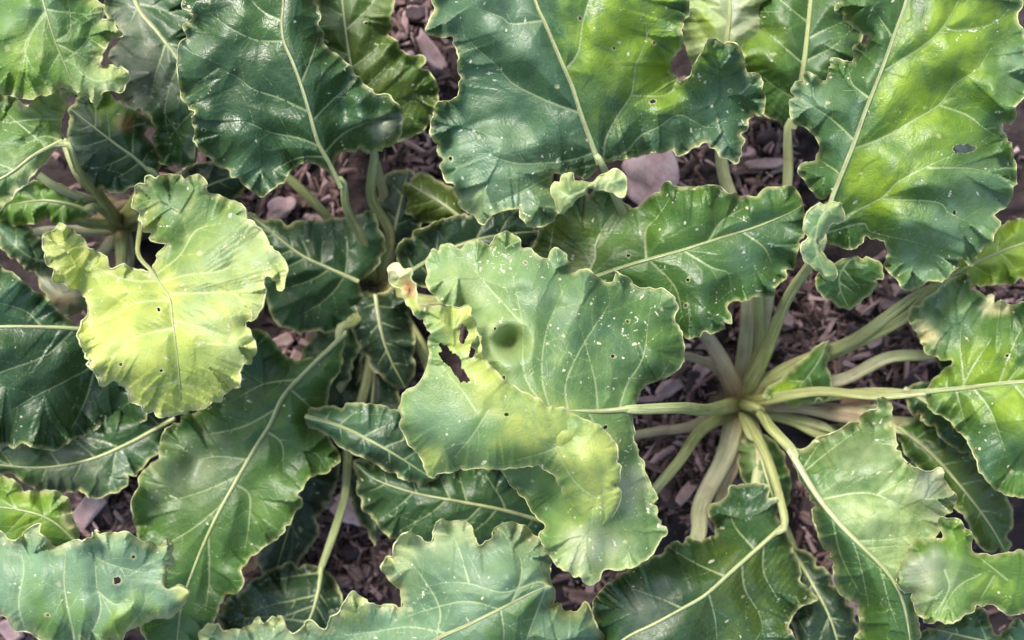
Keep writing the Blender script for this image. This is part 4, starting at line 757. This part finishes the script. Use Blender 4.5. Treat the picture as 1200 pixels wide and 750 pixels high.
litter('wood_chip', 12, 738, 30, 20, 6, 120, M_CHIPP, 'pale lilac wood chip at the bottom left corner', 'wood chip', lift=.006)
litter('stick', 788, 505, 60, 7, 6, 12, M_CHIP, 'thin brown stick beside the central leaf stalk', 'stick', lift=.008)
litter('dry_leaf', 298, 655, 26, 16, 2, 40, M_DRY, 'tan dead leaf scrap under the big green leaf margin', 'dead leaf', lift=.03, n=9, curl=.1)
litter('dry_leaf', 1190, 735, 30, 22, 3, 30, M_DRY, 'orange-brown dead leaf scrap at the lower right edge', 'dead leaf', lift=.05, n=9, curl=.1)

litter('wood_chip', 783, 455, 30, 18, 6, 35, M_CHIPP, 'broad pinkish chip left of the right-hand crown', 'wood chip', lift=.008, n=10)
litter('wood_chip', 920, 372, 28, 13, 6, -40, M_CHIPP, 'broad pinkish chip between two upright stalks', 'wood chip', lift=.008, n=10)
litter('wood_chip', 1022, 402, 28, 13, 6, 20, M_CHIPP, 'broad pinkish chip between the thick stalks at right', 'wood chip', lift=.008, n=10)
litter('stone', 330, 245, 30, 20, 12, 20, M_STONE, 'small pale pink stone under the glossy dark leaf tip', 'stone', lift=.008)
litter('wood_chip', 800, 575, 26, 11, 6, 60, M_CHIPP, 'pinkish chip below the stalk of the crumpled leaf', 'wood chip', lift=.008, n=10)
litter('dry_leaf', 1000, 470, 34, 14, 3, 5, M_DRY, 'tan dead leaf scrap lying beside the rosy stalk', 'dead leaf', lift=.02, n=9, curl=.08)
gaps = [(245, 205, 60, 22, 6, 'below the glossy dark leaf'), (340, 235, 45, 22, 5, 'left of the glossy leaf stalk'), (490, 45, 26, 55, 8, 'between two top leaves'), (485, 180, 40, 30, 7, 'left of the large teal leaf'),
        (785, 205, 25, 22, 3, 'beside the pale pink stone'), (895, 180, 28, 40, 8, 'between two pale top stalks'), (915, 380, 45, 45, 9, 'between the upright crown stalks'), (1030, 380, 70, 45, 18, 'below the bright green leaf'),
        (1010, 440, 70, 30, 8, 'between the stalks running right'), (790, 450, 35, 40, 9, 'above the crumpled leaf stalk'), (790, 545, 32, 55, 10, 'below the crumpled leaf stalk'), (840, 570, 20, 40, 5, 'beside the thick greyish stalk'),
        (400, 625, 55, 60, 12, 'under the thin stalk below centre'), (335, 640, 30, 35, 6, 'beside the big green leaf margin'), (125, 600, 45, 30, 7, 'above the speckled leaf'), (18, 735, 25, 18, 3, 'below the speckled leaf'),
        (370, 420, 40, 30, 6, 'above the big leaf stalk'), (455, 450, 40, 30, 5, 'beside the two short stalks'), (975, 660, 30, 80, 10, 'left of the straight pale midrib'), (1150, 350, 45, 35, 6, 'above the right edge leaf'), (700, 695, 20, 15, 2, 'below the crumpled leaf')]
RR = random.Random(5)
shapes = [('slender', .030, .006, .004), ('long', .036, .010, .005), ('broad', .026, .015, .004), ('stubby', .016, .010, .006), ('curled', .024, .009, .003), ('blocky', .019, .013, .008)]
chips = [(k[0], flake_mesh('wood_chip', k[1] * f, k[2] * f, k[3], RR, 10, .12 if k[0] == 'curled' else .03)) for k in shapes for f in (.85, 1.1)]
clods = [stone_mesh('soil_clod', RR.uniform(.012, .022), RR.uniform(.010, .017), RR.uniform(.008, .013), RR) for _ in range(5)]
used = {}
def unique(label, alts):
    """first the plain label, then one that adds where in its gap the piece lies"""
    for a in [label] + alts:
        if a not in used: used[a] = 1; return a
    return (label if not alts else alts[-1])
for gx, gy, hw, hh, k, where in gaps:
    for q in range(k):
        dx = RR.uniform(-1, 1); dy = RR.uniform(-1, 1); px = gx + dx * hw; py = gy + dy * hh
        ew = 'left' if dx < -.33 else 'right' if dx > .33 else 'middle'; ns = 'upper' if dy < -.33 else 'lower' if dy > .33 else 'middle'
        spot = 'central' if (ew, ns) == ('middle', 'middle') else '%s %s' % (ns, ew) if 'middle' not in (ew, ns) else ns if ew == 'middle' else ew
        if q % 4 == 3:
            lab = unique('dark soil clod ' + where, ['dark soil clod, %s in the gap %s' % (spot, where), 'small dark soil clod, %s in the gap %s' % (spot, where)])
            litter('soil_clod', px, py, 14, 12, 10, RR.uniform(0, 360), M_CLOD, lab, 'clod', 'dark clods of soil between the plants', .001, RR.choice(clods))
        else:
            kind, me = RR.choice(chips); pale = RR.random() < .3
            sh = ('pinkish ' if pale else 'mauve ')
            lab = unique('%s %swood chip %s' % (kind, sh, where), ['%s %schip, %s in the gap %s' % (kind, sh, spot, where)])
            me2 = me.copy(); me2.materials.clear()
            litter('wood_chip', px, py, 24, 10, 5, RR.uniform(0, 180), M_CHIPP if pale else M_CHIP, lab, 'wood chip', 'small wood chips scattered over the soil', .003, me2, tilt=RR.uniform(-.5, .5))
# shreds and crumbs: countless
def scatter(name, n, mat, smin, smax, stretch, seed, lift):
    base = np.array([(1, .35, 0), (.9, -.4, .1), (-1, -.3, 0), (-.8, .4, .05), (.3, .1, .55), (-.4, 0, .5), (0, 0, -.5)])
    bf = np.array([(0, 4, 1), (3, 5, 4), (3, 4, 0), (2, 5, 3), (1, 4, 5), (1, 5, 2), (0, 1, 6), (1, 2, 6), (2, 3, 6), (3, 0, 6)])
    R = np.random.RandomState(seed); g = np.array([(a, b, c + 12, d + 12) for a, b, c, d, _, _ in gaps]); wt = g[:, 2] * g[:, 3]
    pick = R.choice(len(g), int(n * .8), p=wt / wt.sum()); u = R.uniform(-1, 1, (len(pick), 2))
    q = g[pick, :2] + u * g[pick, 2:]; w3 = P(q[:, 0], q[:, 1], np.zeros(len(q)))[:, :2]
    xy = np.vstack([w3, R.rand(n - len(pick), 2) * np.array([1.1, .72]) - np.array([.55, .36])])
    x, y = xy.T; zz = .016 * fbm(x * 22, y * 22, 5, 4) + .012 * np.abs(fbm(x * 60, y * 60, 15, 3)) + .010 * fbm(x * 7, y * 7, 25, 2) - .012
    sz = smin + (smax - smin) * R.rand(n) ** 2.5; st = 1 + (stretch - 1) * R.rand(n); a = R.rand(n) * 6.28; ti = R.uniform(-.5, .5, n)
    b = base[None] * sz[:, None, None] * np.stack([st, np.ones(n), np.full(n, .8)], -1)[:, None] * (1 + .22 * R.randn(n, 7, 1))
    bx = b[..., 0] * np.cos(ti)[:, None]; bz = b[..., 2] + b[..., 0] * np.sin(ti)[:, None]
    V = np.stack([bx * np.cos(a)[:, None] - b[..., 1] * np.sin(a)[:, None] + x[:, None], bx * np.sin(a)[:, None] + b[..., 1] * np.cos(a)[:, None] + y[:, None], bz + (zz + lift * R.rand(n))[:, None]], -1)
    F = (bf[None] + 7 * np.arange(n)[:, None, None]).reshape(-1, 3)
    o = make_obj(name, mesh_np(name, V.reshape(-1, 3), F, False), mat); o['kind'] = 'stuff'
scatter('soil_crumbs', 5000, M_CLOD, .0012, .005, 1.6, 3, .003)
scatter('mulch_shreds', 4500, M_CHIP, .0018, .008, 3.2, 4, .007)
scatter('pale_mulch_shreds', 1300, M_CHIPP, .0015, .007, 3.6, 5, .008)
